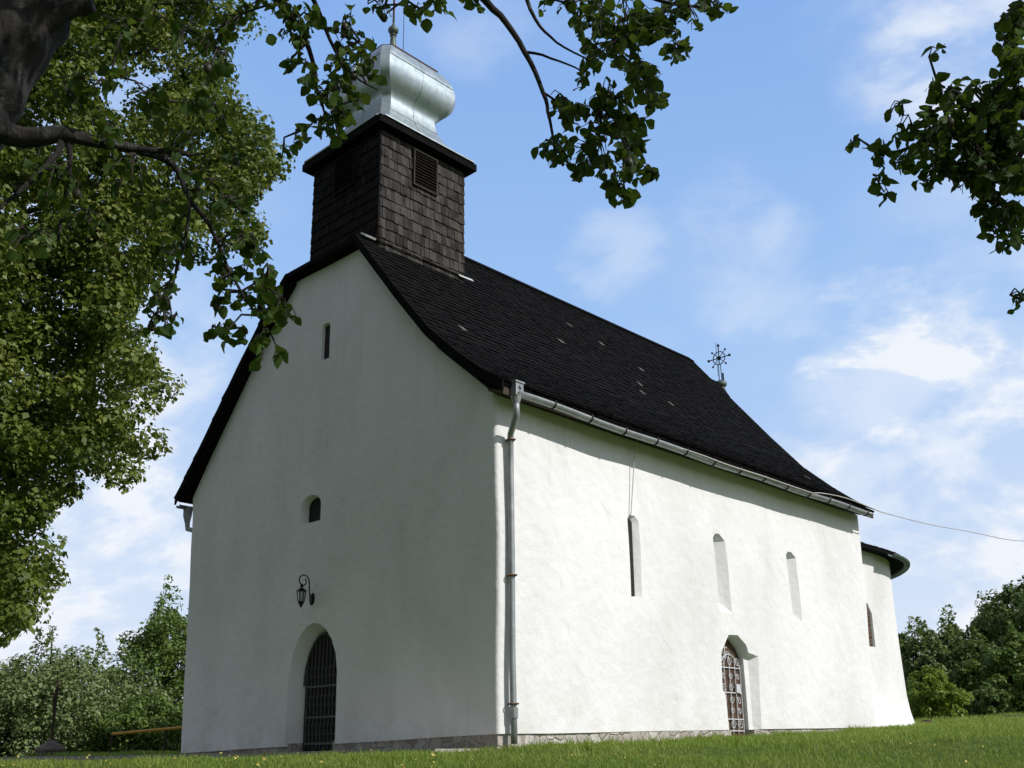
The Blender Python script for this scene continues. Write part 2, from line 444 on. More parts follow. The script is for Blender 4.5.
def G(x, y):
    x = np.asarray(x, float); y = np.asarray(y, float)
    e = sstep(x, -16, -2)
    up = .034*np.clip(y, 0, 15) + .042*np.clip(y-15, 0, 40) - .075*sstep(y+2, 0, 3)*(1-sstep(y, 9, 20))
    base = up*e + (1-e)*(-.02*np.clip(y, 0, 30)) - .20*sstep(-y+np.clip(x, 0, 4)*.5, .2, 1.7)*(1.22-.62*sstep(x, -3.5, .2))
    D = np.hypot(x-CAM.x, y-CAM.y)
    dip = -1.50*(1-sstep(D, 2.0, 13.0))
    far = sstep(D, 70, 300)*-6.0
    bumps = .018*np.sin(x*1.7+1.3*np.sin(y*.9))*np.sin(y*1.3+x*.4)
    return base+dip+far+bumps


def axis_coords(c, near, step, far):
    a = [0.0]; s = step
    while a[-1] < far:
        if a[-1] > near: s *= 1.18
        a.append(a[-1]+s)
    a = np.array(a); return np.concatenate([c-a[:0:-1], c+a])


gx = axis_coords(2.0, 22, .4, 1500); gy = axis_coords(0.0, 22, .4, 1500)
X, Y = np.meshgrid(gx, gy, indexing='ij'); Z = G(X, Y)
nx, ny = X.shape; vv = np.stack([X, Y, Z], -1).reshape(-1, 3)
ii = np.arange(nx*ny).reshape(nx, ny)
ff = np.stack([ii[:-1, :-1], ii[1:, :-1], ii[1:, 1:], ii[:-1, 1:]], -1).reshape(-1, 4)
me = bpy.data.meshes.new('ground'); me.from_pydata(vv.tolist(), [], ff.tolist()); me.update()
tag(link('ground', me, M['ground'], smooth=True), kind='structure')


def Gz(x, y): return float(G(x, y))


# paved strip along the front, seen edge-on as a low kerb
mb = MB()
x0 = -26.0
while x0 < .1:
    w = 1.9+random.uniform(-.1, .1); x1 = min(x0+w, .20)
    dz = random.uniform(-.012, .008) - (.03 if x0 < -15.6 else 0)
    mb.box(((x0+x1)/2, -.66+random.uniform(-.01, .01), -.185+dz), x1-x0-.012, 1.24, .30); x0 = x1
tag(mb.build('path', M['concrete']), kind='structure')

# ------------------------------------------------------------------ the church
church = empty('church', (-4.25, 5.8, 0), 'white plastered village church with black shingle roof and metal onion dome', 'church')
C0 = -4.25
L_N = 11.43
PR = [(-3.25, 8.82), (-2.02, 7.30), (-1.25, 6.40), (-.54, 5.76), (-.01, 5.34), (.40, 5.08)]         # right roof line
PL = [(-5.43, 8.80), (-6.20, 8.10), (-6.98, 7.30), (-8.06, 6.09), (-9.06, 5.03)]                   # left roof line
YF, YB = -.22, 11.70
RIDGE = 10.03


def base_z(x, y): return .155+.019*x+.0017*y*y


def church_body():
    """nave: gabled block, plaster, gently uneven; niches cut by boolean"""
    wall_r = [(0.0, -.0), (.03, 1.5), (.05, 3.2), (.02, 4.95), (-.05, 5.22)]
    prof = [(0.02, None), (.03, 1.6), (.05, 3.2), (.02, 5.02), (-.55, 5.52), (-1.25, 6.12), (-2.25, 7.22), (-3.42, 8.72),
            (-5.55, 8.72), (-6.72, 7.56), (-8.02, 5.96), (-8.80, 4.98), (-8.74, 4.6), (-8.62, 2.32), (-8.47, None)]
    bm = bmesh.new(); rings = []
    for y in (0.0, L_N):
        ring = []
        for x, z in prof:
            yy = y
            if y > 0 and z is not None: yy = y+.05*z*.9
            if z is None: z = base_z(x, y)
            ring.append(bm.verts.new((x, yy, z)))
        rings.append(ring)
    n = len(prof)
    bm.faces.new(rings[0]); bm.faces.new(rings[1][::-1])
    for i in range(n):
        j = (i+1) % n; bm.faces.new((rings[0][j], rings[0][i], rings[1][i], rings[1][j]))
    bmesh.ops.recalc_face_normals(bm, faces=bm.faces)
    ed = [e for e in bm.edges if abs(e.verts[0].co.z-e.verts[1].co.z) > .3 and abs(e.verts[0].co.x-e.verts[1].co.x) < .3 and e.verts[0].co.z < 5.1 and e.verts[1].co.z < 5.1]
    bmesh.ops.bevel(bm, geom=ed, offset=.06, segments=3, affect='EDGES', profile=.5)
    for ax, lo, hi in ((0, -8.7, 0), (1, 0, 11.8), (2, .2, 8.6)):
        k = lo+.22
        while k < hi:
            nn = Vector((0, 0, 0)); nn[ax] = 1; co = Vector((0, 0, 0)); co[ax] = k
            bmesh.ops.bisect_plane(bm, geom=bm.verts[:]+bm.edges[:]+bm.faces[:], plane_co=co, plane_no=nn)
            k += .22
    for v in bm.verts:
        p = v.co.copy()
        d = noise.noise_vector(p*.42)*.030+noise.noise_vector(p*1.25+Vector((7, 3, 1)))*.014
        d.z *= .3
        v.co = p+d
    me = bpy.data.meshes.new('nave_wall'); bm.to_mesh(me); bm.free(); return me


def cutter(loops):
    """closed solid through successive loops of equal length"""
    bm = bmesh.new(); rs = [[bm.verts.new(p) for p in l] for l in loops]; n = len(rs[0])
    bm.faces.new(rs[0]); bm.faces.new(rs[-1][::-1])
    for a, b in zip(rs, rs[1:]):
        for i in range(n): bm.faces.new((a[i], a[(i+1) % n], b[(i+1) % n], b[i]))
    bmesh.ops.recalc_face_normals(bm, faces=bm.faces)
    me = bpy.data.meshes.new('cut'); bm.to_mesh(me); bm.free(); return me


def lerp_out(outer, inner, k):  # continue the splay outside the wall
    return [tuple(o[i]+(o[i]-n[i])*k for i in range(3)) for o, n in zip(outer, inner)]


def arch(x0, x1, zb, zs, zt, pointed=True, n=5):
    """(u, z) outline, bottom-left, up, over, down"""
    m = (x0+x1)/2; pts = [(x0, zb)]
    for i in range(n+1):
        t = i/n
        if pointed: u = x0+(m-x0)*(1-math.cos(t*math.pi/2))**.85 if t else x0; z = zs+(zt-zs)*math.sin(t*math.pi/2)**.9 if t else zs
        else: u = m-(m-x0)*math.cos(t*math.pi/2); z = zs+(zt-zs)*math.sin(t*math.pi/2)
        pts.append((u, z))
    pts += [(2*m-u, z) for u, z in pts[-2::-1]]
    return pts


cuts = []
def niche_front(o, i, depth):
    outer = [(u, 0.0, z) for u, z in o]; inner = [(u, depth, z) for u, z in i]
    cuts.append(cutter([lerp_out(outer, inner, .35), inner])); return inner
def niche_side(o, i, depth):
    outer = [(0.04, u, z) for u, z in o]; inner = [(.04-depth, u, z) for u, z in i]
    cuts.append(cutter([lerp_out(outer, inner, .5), inner])); return inner


DW_O = arch(-4.99, -3.63, -.3, 1.20, 2.05); DW_I = arch(-4.81, -3.78, -.3, 1.08, 1.92)
door_w = niche_front(DW_O, DW_I, .27)
rw_in = niche_front(arch(-4.92, -4.29, 3.82, 4.12, 4.33, False), arch(-4.84, -4.42, 3.90, 4.13, 4.30, False), .20)
sl_in = niche_front([(-4.50, 6.84), (-4.50, 7.52), (-4.46, 7.56), (-4.30, 7.55), (-4.26, 7.50), (-4.245, 6.83)],
                    [(-4.49, 6.87), (-4.49, 7.50), (-4.46, 7.53), (-4.34, 7.53), (-4.30, 7.49), (-4.29, 6.86)], .125)
w1_in = niche_side([(3.05, 2.31), (3.04, 3.60), (3.10, 3.67), (3.24, 3.68), (3.33, 3.60), (3.325, 2.32)],
                   [(3.08, 2.34), (3.08, 3.57), (3.10, 3.61), (3.16, 3.62), (3.205, 3.57), (3.20, 2.34)], .085)
w2_in = niche_side([(5.62, 2.31), (5.57, 3.64), (5.66, 3.74), (5.80, 3.75), (5.95, 3.63), (6.00, 2.33)],
                   [(5.66, 2.56), (5.63, 3.60), (5.66, 3.65), (5.69, 3.65), (5.72, 3.60), (5.75, 2.58)], .20)
w3_in = niche_side([(8.26, 2.34), (8.18, 3.66), (8.27, 3.75), (8.43, 3.75), (8.59, 3.66), (8.60, 2.36)],
                   [(8.28, 2.58), (8.24, 3.62), (8.27, 3.67), (8.31, 3.67), (8.34, 3.62), (8.36, 2.60)], .20)
ds_in = niche_side([(5.73, -.1), (5.66, .85), (5.58, .95), (5.60, 1.58), (5.86, 1.91), (6.17, 1.93), (6.42, 1.78), (6.50, 1.60), (6.52, .9), (6.52, -.1)],
                   [(5.84, -.1), (5.77, .85), (5.72, .95), (5.74, 1.56), (5.95, 1.84), (6.18, 1.87), (6.40, 1.72), (6.50, 1.56), (6.52, .9), (6.52, -.1)], .27)
# the shallow shoulder on the far side of the south door
niche_side([(6.45, -.1), (6.44, 1.60), (6.50, 1.64), (6.70, 1.61), (6.84, 1.60), (6.78, -.1)],
           [(6.50, -.1), (6.49, 1.57), (6.52, 1.60), (6.62, 1.57), (6.66, 1.55), (6.66, -.1)], .13)


def apply_cuts(me, cutters):
    o = bpy.data.objects.new('tmp', me); COL.objects.link(o); tmp = []
    for c in cutters:
        co = bpy.data.objects.new('tmpcut', c); COL.objects.link(co); tmp.append(co)
        md = o.modifiers.new('b', 'BOOLEAN'); md.operation = 'DIFFERENCE'; md.object = co; md.solver = 'EXACT'
    dg = bpy.context.evaluated_depsgraph_get(); dg.update()
    r = bpy.data.meshes.new_from_object(o.evaluated_get(dg))
    for c in tmp: bpy.data.objects.remove(c)
    bpy.data.objects.remove(o); r.name = 'nave_wall'; r.materials.clear(); return r


wall = link('wall', apply_cuts(church_body(), cuts), M['plaster'], church)
wall.data.polygons.foreach_set('material_index', [0]*len(wall.data.polygons))
_bm = bmesh.new(); _bm.from_mesh(wall.data)
for f in _bm.faces: f.smooth = True
for e in _bm.edges:
    if len(e.link_faces) == 2 and e.calc_face_angle(0) > R(32): e.smooth = False
_bm.to_mesh(wall.data); _bm.free()

# stone plinth, a little behind the plaster
bm = bmesh.new(); NX = 44
pts = []
for i in range(NX+1): pts.append((-8.45+8.43*i/NX, .035))
for i in range(1, 61): pts.append((-.01, 11.40*i/60))
pts += [(-4, 11.3), (-8.4, 11.3)]
lo_ = [bm.verts.new((x, y, -.6)) for x, y in pts]; hi_ = []
for x, y in pts:
    d = noise.noise(Vector((x*2.3, y*2.3, 0)))*.012
    hi_.append(bm.verts.new((x+(d if y > .05 else 0), y-(d if y <= .05 else 0), base_z(x, y)+.05)))
n = len(pts)
for i in range(n): bm.faces.new((lo_[i], lo_[(i+1) % n], hi_[(i+1) % n], hi_[i]))
bm.faces.new(hi_)
bmesh.ops.recalc_face_normals(bm, faces=bm.faces)
me = bpy.data.meshes.new('plinth'); bm.to_mesh(me); bm.free()
plin = apply_cuts(me, [cutter([[(u, -.4, z) for u, z in DW_O], [(u, .28, z) for u, z in DW_I]]),
                       cutter([[(.4, u, z) for u, z in ((5.73, -.1), (5.73, 1), (6.6, 1), (6.6, -.1))], [(-.23, u, z) for u, z in ((5.85, -.1), (5.85, 1), (6.53, 1), (6.53, -.1))]])])
link('plinth', plin, M['stone'], church)


def filled(loop, name, m, parent, off):
    bm = bmesh.new(); bm.faces.new([bm.verts.new(Vector(p)+Vector(off)) for p in loop])
    r = bmesh.ops.extrude_face_region(bm, geom=bm.faces[:]); o = Vector(off).normalized()*.03
    bmesh.ops.translate(bm, verts=[v for v in r['geom'] if isinstance(v, bmesh.types.BMVert)], vec=o)
    bmesh.ops.recalc_face_normals(bm, faces=bm.faces)
    me = bpy.data.meshes.new(name); bm.to_mesh(me); bm.free(); return link(name, me, m, parent)


# windows
filled(rw_in, 'window', M['dark'], church, (0, -.02, 0))
filled(sl_in, 'window', M['dark'], church, (0, -.02, 0))
filled(w1_in, 'window', M['dark'], church, (.02, 0, 0))
filled(w2_in, 'window', M['dark'], church, (.02, 0, 0))
filled(w3_in, 'window', M['dark'], church, (.02, 0, 0))

# west door with iron grille
dw = filled(door_w, 'door', M['dark'], church, (0, -.02, 0)); dw['label'] = 'dark pointed door behind an iron grille'
mb = MB(); yy = .19


def arch_top(u):  # height of the inner west arch at u
    us = [p[0] for p in DW_I[1:-1]]; zs = [p[1] for p in DW_I[1:-1]]
    return float(np.interp(u, us, zs))


u0, u1 = -4.76, -3.82
for k in range(9):
    u = u0+.05+(u1-u0-.1)*k/8; mb.tube([(u, yy, .02), (u, yy, arch_top(u)-.05)], .014, 6)
for z in (.10, .52, 1.02): mb.box(((u0+u1)/2, yy, z), u1-u0, .03, .035)
for k in range(8):
    u = u0+.11+(u1-u0-.1)*k/8
    for z in (.32, .78, 1.25):
        r = .055; mb.tube([(u+r*math.cos(a*.5236*2), yy-.02, z+1.7*r*math.sin(a*.5236*2)) for a in range(7)], .008, 5)
mb.tube([(p[0], yy, p[1]-.03) for p in DW_I[1:-1]], .018, 6)
mb.build('grille', M['greyiron'], dw)

# south door with white grille
ds = filled(ds_in, 'door', M['brownwood'], church, (.02, 0, 0)); ds['label'] = 'brown wooden door behind a white wrought iron grille'
mb = MB(); xx = -.15
lo_y, hi_y = 5.76, 6.46
for k in range(5):
    u = lo_y+(hi_y-lo_y)*k/4; top = 1.42+.12*math.sin(math.pi*k/4); mb.tube([(xx, u, .22), (xx, u, top)], .009, 6)
for z in (.26, .46, .92, 1.36): mb.box((xx, (lo_y+hi_y)/2, z), .018, hi_y-lo_y, .018)


def scroll(mb, x, y, z, r, fl=1, turns=1.4, rad=.0075):
    mb.tube([(x, y+fl*r*(1-t*.75)*math.cos(t*turns*2*math.pi), z+r*(1-t*.75)*math.sin(t*turns*2*math.pi)) for t in np.linspace(0, 1, 20)], rad, 5)


for z, r in ((.36, .085), (1.0, .075), (1.46, .085), (.78, .07), (.60, .06), (1.20, .06)):
    for j, u in enumerate(np.linspace(lo_y+.12, hi_y-.12, 3)): scroll(mb, xx+.012, u, z, r, 1 if j % 2 else -1)
cy_ = (lo_y+hi_y)/2-.12
mb.tube([(xx, lo_y+.01+(hi_y-lo_y-.02)*t, 1.38+.22*math.sin(math.pi*t)) for t in np.linspace(0, 1, 14)], .012, 6)
mb.tube([(xx, cy_, 1.5), (xx, cy_, 1.80)], .013, 6); mb.tube([(xx, cy_-.07, 1.71), (xx, cy_+.07, 1.71)], .011, 6)
for s_ in (-1, 1): scroll(mb, xx, cy_+s_*.085, 1.58, .075, s_)
mb.box((xx+.015, hi_y-.14, 1.0), .04, .13, .15)
mb.build('grille', M['whiteiron'], ds)

# ---- roof
def interp_poly(p, n):
    p = [Vector((a, 0, b)) for a, b in p]; seg = [(p[i+1]-p[i]).length for i in range(len(p)-1)]; T = sum(seg); out = []
    for k in range(n+1):
        d = T*k/n; i = 0
        while i < len(seg)-1 and d > seg[i]: d -= seg[i]; i += 1
        out.append(p[i].lerp(p[i+1], min(1, d/seg[i])))
    return out, T


# tower box numbers (used by the roof too)
TB, TY0, TY1 = 1.06, .20, 2.33
TX0, TX1 = C0-TB+.03, C0+TB+.03
TCX, TCY = (TX0+TX1)/2, (TY0+TY1)/2

rf = MB()
full_r = [(.40, 5.08), (-.01, 5.34), (-.54, 5.76), (-1.25, 6.40), (-2.02, 7.30), (-3.25, 8.82), (C0+.03, RIDGE)]
full_l = [(-9.06, 5.03), (-8.06, 6.09), (-6.98, 7.30), (-6.20, 8.10), (-5.43, 8.80), (C0-.03, RIDGE)]
deck = MB()
for side, prof in ((1, full_r), (-1, full_l)):
    rows = 44
    P, T = interp_poly(prof, rows)
    # solid boarding under the shingles
    for i in range(rows):
        a, b = P[i], P[i+1]; nrm = Vector((b.z-a.z, 0, -(b.x-a.x))).normalized()
        if nrm.z < 0: nrm = -nrm
        y0 = YF+.01 if max(a.z, b.z) < 8.84 else TY1-.05
        q = [Vector((v.x, y, v.z))-nrm*d for d in (.012, .13) for v in (a, b) for y in (y0, YB-.01)]
        deck.add(q, [(0, 1, 3, 2), (4, 6, 7, 5), (0, 4, 5, 1), (2, 3, 7, 6), (0, 2, 6, 4), (1, 5, 7, 3)])
        y = YF+random.uniform(-.05, 0) if y0 < 0 else y0-.05
        d = (b-a).normalized()
        while y < YB:
            w = random.uniform(.085, .15); y2 = min(y+w, YB+random.uniform(-.02, .02))
            if y2-y < .03: break
            up = (b-a).length*1.5; lift = .022+random.uniform(0, .014); sl = random.uniform(-.018, .018)
            lo1 = a+d*sl+nrm*lift; lo2 = a+d*(sl+random.uniform(-.006, .006))+nrm*(lift+random.uniform(-.004, .004)); hi = a+d*up+nrm*.006
            rf.cur = random.random()*.95
            vs = [Vector((lo1.x, y+.003, lo1.z)), Vector((lo2.x, y2-.003, lo2.z)), Vector((hi.x, y2-.003, hi.z)), Vector((hi.x, y+.003, hi.z))]
            vs += [v-nrm*.016 for v in vs]
            rf.add(vs, [(0, 1, 2, 3), (0, 4, 5, 1), (1, 5, 6, 2), (0, 3, 7, 4), (4, 7, 6, 5)])
            if side > 0:
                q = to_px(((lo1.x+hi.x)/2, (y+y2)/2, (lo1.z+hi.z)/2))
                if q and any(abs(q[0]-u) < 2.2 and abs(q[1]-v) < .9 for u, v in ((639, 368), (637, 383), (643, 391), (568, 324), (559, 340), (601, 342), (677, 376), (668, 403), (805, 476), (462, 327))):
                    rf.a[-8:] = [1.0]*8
            y = y2
roof = rf.build('roof', M['roof'], church)
deck.build('boarding', M['blackwood'], roof)
# ridge boards
mb = MB()
for s_ in (-1, 1):
    nrm = Vector((s_*.66, 0, .75))
    mb.box((C0+s_*.075, (TY1+YB)/2, RIDGE-.015), .20, YB-TY1, .022, (Vector((.75, 0, -s_*.66)), Vector((0, 1, 0)), nrm))
mb.build('ridge_board', M['blackwood'], roof)

# verge (barge) boards, front and rear, following the roof line
def verge(y, thick, prof_list, drop):
    m = MB()
    for prof in prof_list:
        for (ax_, az), (bx, bz) in zip(prof, prof[1:]):
            q = []
            for yy_ in (y-thick/2, y+thick/2):
                q += [Vector((ax_, yy_, az+.035)), Vector((bx, yy_, bz+.035)), Vector((bx, yy_, bz-drop)), Vector((ax_, yy_, az-drop))]
            m.add(q, [(0, 1, 2, 3), (7, 6, 5, 4), (0, 4, 5, 1), (3, 2, 6, 7), (1, 5, 6, 2), (0, 3, 7, 4)])
    return m


for pp in (PR, PL): verge(YF-.012, .035, [pp], .14).build('verge_board', M['blackwood'], roof)
mb = MB()
mb.box(((PL[0][0]+PR[0][0])/2, -.0, 8.795), PR[0][0]-PL[0][0], .46, .09)
mb.build('tower_ledge', M['blackwood'], roof)
for pp in (full_r[1:], full_l[::-1]): verge(YB+.012, .035, [pp], .18).build('verge_board', M['blackwood'], roof)
# boarded eaves soffit
mb = MB()
mb.box((.17, (YF+YB)/2+.02, 5.02), .34, YB-YF-.1, .03, (Vector((.96, 0, -.25)), Vector((0, 1, 0)), Vector((.25, 0, .96))))
mb.build('soffit', M['darkwood'], roof)
mb = MB(); mb.box((.345, (YF+YB)/2, 4.985), .03, YB-YF-.06, .16); mb.build('light_stop_board', M['darkwood'], roof)  # board added behind the gutter to stop light leaking under the eave

# pale flashing at the tower foot
mb = MB()
mb.box((TX1-.07, .03, 8.905), .17, .24, .035, (Vector((.8, 0, -.55)), Vector((0, 1, 0)), Vector((.55, 0, .8))))
mb.build('flashing', M['flash'], church)
mb = MB()
mb.box((TX1+.03, (TY0+TY1)/2+.06, 8.842), .035, TY1-TY0+.22, .012, (Vector((.63, 0, -.77)), Vector((0, 1, 0)), Vector((.77, 0, .63))))
mb.build('flashing', M['blackwood'], church)
mb = MB(); mb.box((TX1+.045, TY1+.02, 8.835), .075, .36, .014, (Vector((.63, 0, -.77)), Vector((.05, 1, 0)), Vector((.77, 0, .63))))
mb.build('flashing', M['flash'], church)

# ---- tower: shingled box
tw = MB(); Z0, Z1 = 8.0, 11.18
tw.cur = .1; tw.box((TCX, TCY, (Z0+Z1)/2), TX1-TX0-.05, TY1-TY0-.05, Z1-Z0)


def shingle_face(mb, o, u, nrm, width, z0, z1, row, holes=()):
    rows = int((z1-z0)/row)
    for i in range(rows+1):
        z = z0+i*row; t = -.02+random.uniform(-.04, 0); ph = random.uniform(0, 6)
        while t < width:
            w = random.uniform(.07, .125); t2 = min(t+w, width+.012)
            if t2-max(t, -.012) > .03:
                ta = max(t, -.012)
                h = row*1.35; zz = z+random.uniform(-.009, .009)+.012*math.sin(t*2+ph); l = random.uniform(.030, .046)
                if not any(a < (ta+t2)/2 < b and c < z+row*.5 < d for a, b, c, d in holes):
                    top = min(zz+h, z1+.01)
                    if top-zz > .05:
                        vs = [o+u*(ta+.003)+nrm*l+Vector((0, 0, zz)), o+u*(t2-.003)+nrm*(l+random.uniform(-.006, .006))+Vector((0, 0, zz+random.uniform(-.006, .006))),
                              o+u*(t2-.003)+nrm*.012+Vector((0, 0, top)), o+u*(ta+.003)+nrm*.012+Vector((0, 0, top))]
                        vs += [v-nrm*.02 for v in vs]
                        mb.cur = random.random()*.96
                        mb.add(vs, [(0, 1, 2, 3), (0, 4, 5, 1), (1, 5, 6, 2), (0, 3, 7, 4), (4, 7, 6, 5)])
            t = t2


ex, ey = Vector((1, 0, 0)), Vector((0, 1, 0))
LV_R = (.78, 1.38, 10.34, 11.10); LV_F = (.72, 1.36, 10.34, 11.10)
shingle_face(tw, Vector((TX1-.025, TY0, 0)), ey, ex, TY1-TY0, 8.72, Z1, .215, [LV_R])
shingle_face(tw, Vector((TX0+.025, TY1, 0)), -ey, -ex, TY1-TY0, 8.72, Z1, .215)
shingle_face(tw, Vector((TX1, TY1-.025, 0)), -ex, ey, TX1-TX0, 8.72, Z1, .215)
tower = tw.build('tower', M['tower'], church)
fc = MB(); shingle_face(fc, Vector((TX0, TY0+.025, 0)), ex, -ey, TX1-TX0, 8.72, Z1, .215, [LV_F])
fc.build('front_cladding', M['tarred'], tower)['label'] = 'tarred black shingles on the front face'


def louvre(o, u, nrm, a, b, c, d):
    m = MB(); m.box(o+u*((a+b)/2)+nrm*.004+Vector((0, 0, (c+d)/2)), *(((b-a), .02, d-c) if abs(u.x) > .5 else (.02, (b-a), d-c)))
    lv = m.build('louvre_window', M['dark'], tower)
    m = MB(); nS = 11
    for k in range(nS):
        z = c+.05+(d-c-.1)*k/(nS-1)
        m.box(o+u*((a+b)/2)+nrm*.03+Vector((0, 0, z)), b-a-.06, .060, .010, (u, (nrm*.75-Vector((0, 0, .66))).normalized(), (nrm*.66+Vector((0, 0, .75))).normalized()))
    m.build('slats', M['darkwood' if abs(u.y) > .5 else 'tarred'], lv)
    m = MB(); zc = (c+d)/2
    for t in (a+.01, b-.01): m.box(o+u*t+nrm*.03+Vector((0, 0, zc)), .03, .04, d-c, (u, nrm, Vector((0, 0, 1))))
    for z in (c, d): m.box(o+u*((a+b)/2)+nrm*.032+Vector((0, 0, z)), b-a+.02, .045, .03, (u, nrm, Vector((0, 0, 1))))
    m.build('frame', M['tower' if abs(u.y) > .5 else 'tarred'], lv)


louvre(Vector((TX1, TY0, 0)), ey, ex, *LV_R)
louvre(Vector((TX0, TY0, 0)), ex, -ey, *LV_F)

# eaves boards under the dome skirt
SK = 1.265
mb = MB()
mb.box((TCX, TCY, 11.285), 2*SK-.04, 2*SK-.04, .15)
mb.build('eaves_board', M['blackwood'], tower)


# ---- onion dome on a chamfered square plan
def octo(s, ch, z):
    return [Vector((TCX+a*(s if f else s-ch), TCY+b*(s-ch if f else s), z)) for a, b, f in
            ((1, 1, 1), (1, 1, 0), (-1, 1, 0), (-1, 1, 1), (-1, -1, 1), (-1, -1, 0), (1, -1, 0), (1, -1, 1))]


DP = [(1.275, 11.385), (1.08, 11.52), (.93, 11.68), (.82, 11.84), (.75, 12.00), (.715, 12.15), (.70, 12.28), (.715, 12.38), (.775, 12.46), (.86, 12.53), (.935, 12.62), (.978, 12.73),
      (.996, 12.84), (.996, 12.94), (.975, 13.05), (.975, 13.055), (.935, 13.18), (.875, 13.31), (.80, 13.42), (.72, 13.50), (.50, 13.66), (.25, 13.86), (.07, 14.05)]
mb = MB(); lp = []
mb.add([p for s, z in [(1.275, 11.355)]+DP for p in octo(s, min(.13, s*.35), z)],
       [(i*8+k, i*8+(k+1) % 8, (i+1)*8+(k+1) % 8, (i+1)*8+k) for i in range(len(DP)) for k in range(8)]+[tuple(range(7, -1, -1))])
bmd = bmesh.new(); me0 = mb.mesh('x'); bmd.from_mesh(me0)
sharp = []
for f in bmd.faces: f.smooth = True
bmd.edges.ensure_lookup_table()
for e in bmd.edges:
    a, b = e.verts
    if abs(a.co.z-b.co.z) > 1e-4 or a.co.z < 11.38: e.smooth = False
med = bpy.data.meshes.new('dome'); bmd.to_mesh(med); bmd.free()
dome = link('dome', med, M['dome'], church)
# standing seams and rim
mb = MB()
for s_, ax in ((1, 'x'), (-1, 'x'), (1, 'y'), (-1, 'y')):
    for off in (0,):
        pts = []
        for s, z in DP[:19]:
            pts.append((TCX+s_*(s+.004), TCY+off, z) if ax == 'x' else (TCX+off, TCY+s_*(s+.004), z))
        mb.tube(pts, .005, 5)
for s, z in ((.976, 13.053), (.75, 12.00)):
    q = octo(s+.004, .15, z); mb.tube(q+[q[0]], .008, 5, False)
mb.build('seam', M['dome'], dome)
mb = MB(); q = octo(.735, .15, 13.50); mb.tube(q+[q[0]], .022, 6, False)
mb.build('rim', M['rim'], dome)
mb = MB()
TOP = Vector((TCX, TCY, 0))
mb.tube([TOP+Vector((0, 0, z)) for z in (13.9, 14.1, 14.35, 14.50)], [.085, .072, .062, .050], 10)
mb.ball(TOP+Vector((0, 0, 14.60)), .115, 14, (1, 1, .85)); mb.tube([TOP+Vector((0, 0, z)) for z in (14.46, 14.50, 14.70, 14.78)], [.075, .05, .05, .02], 10)
fin = mb.build('finial', M['copper'], dome, True)
mb = MB()
mb.tube([TOP+Vector((0, 0, 14.7)), TOP+Vector((0, 0, 15.52))], .022, 6)
mb.tube([TOP+Vector((-.24, 0, 15.18)), TOP+Vector((.24, 0, 15.18))], .022, 6)
mb.build('cross', M['rustiron'], fin)
mb = MB(); mb.tube([TOP+Vector((.12, .18, 13.7)), TOP+Vector((.12, .18, 15.3))], .007, 5); mb.build('lightning_rod', M['iron'], dome)

# ---- gutters and downpipe
GX, GZ = .43, 4.965


def half_pipe(mb, pts, r, n=10):
    vs = []
    for p in pts:
        for k in range(n+1):
            a = math.pi+math.pi*k/n; vs.append(Vector(p)+Vector((r*math.cos(a), 0, r*math.sin(a))))
        for k in range(n, -1, -1):
            a = math.pi+math.pi*k/n; vs.append(Vector(p)+Vector(((r-.008)*math.cos(a), 0, (r-.008)*math.sin(a))))
    w = 2*(n+1)
    fs = [(i*w+k, i*w+(k+1) % w, (i+1)*w+(k+1) % w, (i+1)*w+k) for i in range(len(pts)-1) for k in range(w)]
    fs += [tuple(range(w)), tuple(range((len(pts)-1)*w+w-1, (len(pts)-1)*w-1, -1))]
    mb.add(vs, fs)


def gz(y): return GZ-.035*math.sin(math.pi*min(1, max(0, y/11.5)))+.012*math.sin(y*2.1)


mb = MB(); half_pipe(mb, [(GX, y, gz(y)) for y in np.linspace(YF+.22, 11.38, 30)], .075)
gut = mb.build('gutter', M['zinc'], church, True)
for k in range(13):
    mb = MB(); y = .80+k*.86
    mb.tube([(GX+.082*math.cos(a), y, gz(y)+.082*math.sin(a)) for a in np.linspace(math.pi, 2*math.pi, 9)]+[(GX+.075, y, gz(y)+.02)], .013, 5)
    mb.build('bracket', M['iron'], gut)
mb = MB(); half_pipe(mb, [(-9.06, y, 4.90) for y in np.linspace(YF+.05, YB-.1, 6)], .07)
gl = mb.build('gutter', M['zinc'], church, True)
mb = MB(); mb.tube([(-9.05, .06, 4.88), (-9.05, .06, 4.70), (-9.03, .06, 4.55), (-9.0, .06, 4.42), (-8.72, .10, 4.34)], [.10, .09, .055, .05, .05], 8)
mb.build('outlet', M['zinc'], gl)
# hopper and downpipe
PY = .20; PXW = .115
mb = MB()
mb.box((GX-.03, .04, 5.00), .15, .16, .19); mb.box((GX-.03, .04, 5.11), .18, .19, .025)
mb.tube([(GX-.03, .04, 4.91), (GX-.03, .04, 4.80)], [.085, .052], 10)
hop = mb.build('hopper', M['zinc'], church)
mb = MB()
mb.box((GX+.048, .04, 5.00), .006, .014, .11); mb.box((GX+.049, .04, 5.02), .006, .07, .014)
mb.build('cross_mark', M['iron'], hop)
mb = MB()
mb.tube([(GX-.03, .04, 4.84), (GX-.03, .045, 4.68), (GX-.05, .06, 4.62), (PXW+.03, PY-.02, 4.42), (PXW+.005, PY, 4.36), (PXW, PY, 3.9), (PXW, PY+.005, 2.6), (PXW-.005, PY, 1.2), (PXW, PY+.01, .42), (PXW+.005, PY+.01, .02)], .048, 12)
pipe = mb.build('downpipe', M['zinc'], church, True)
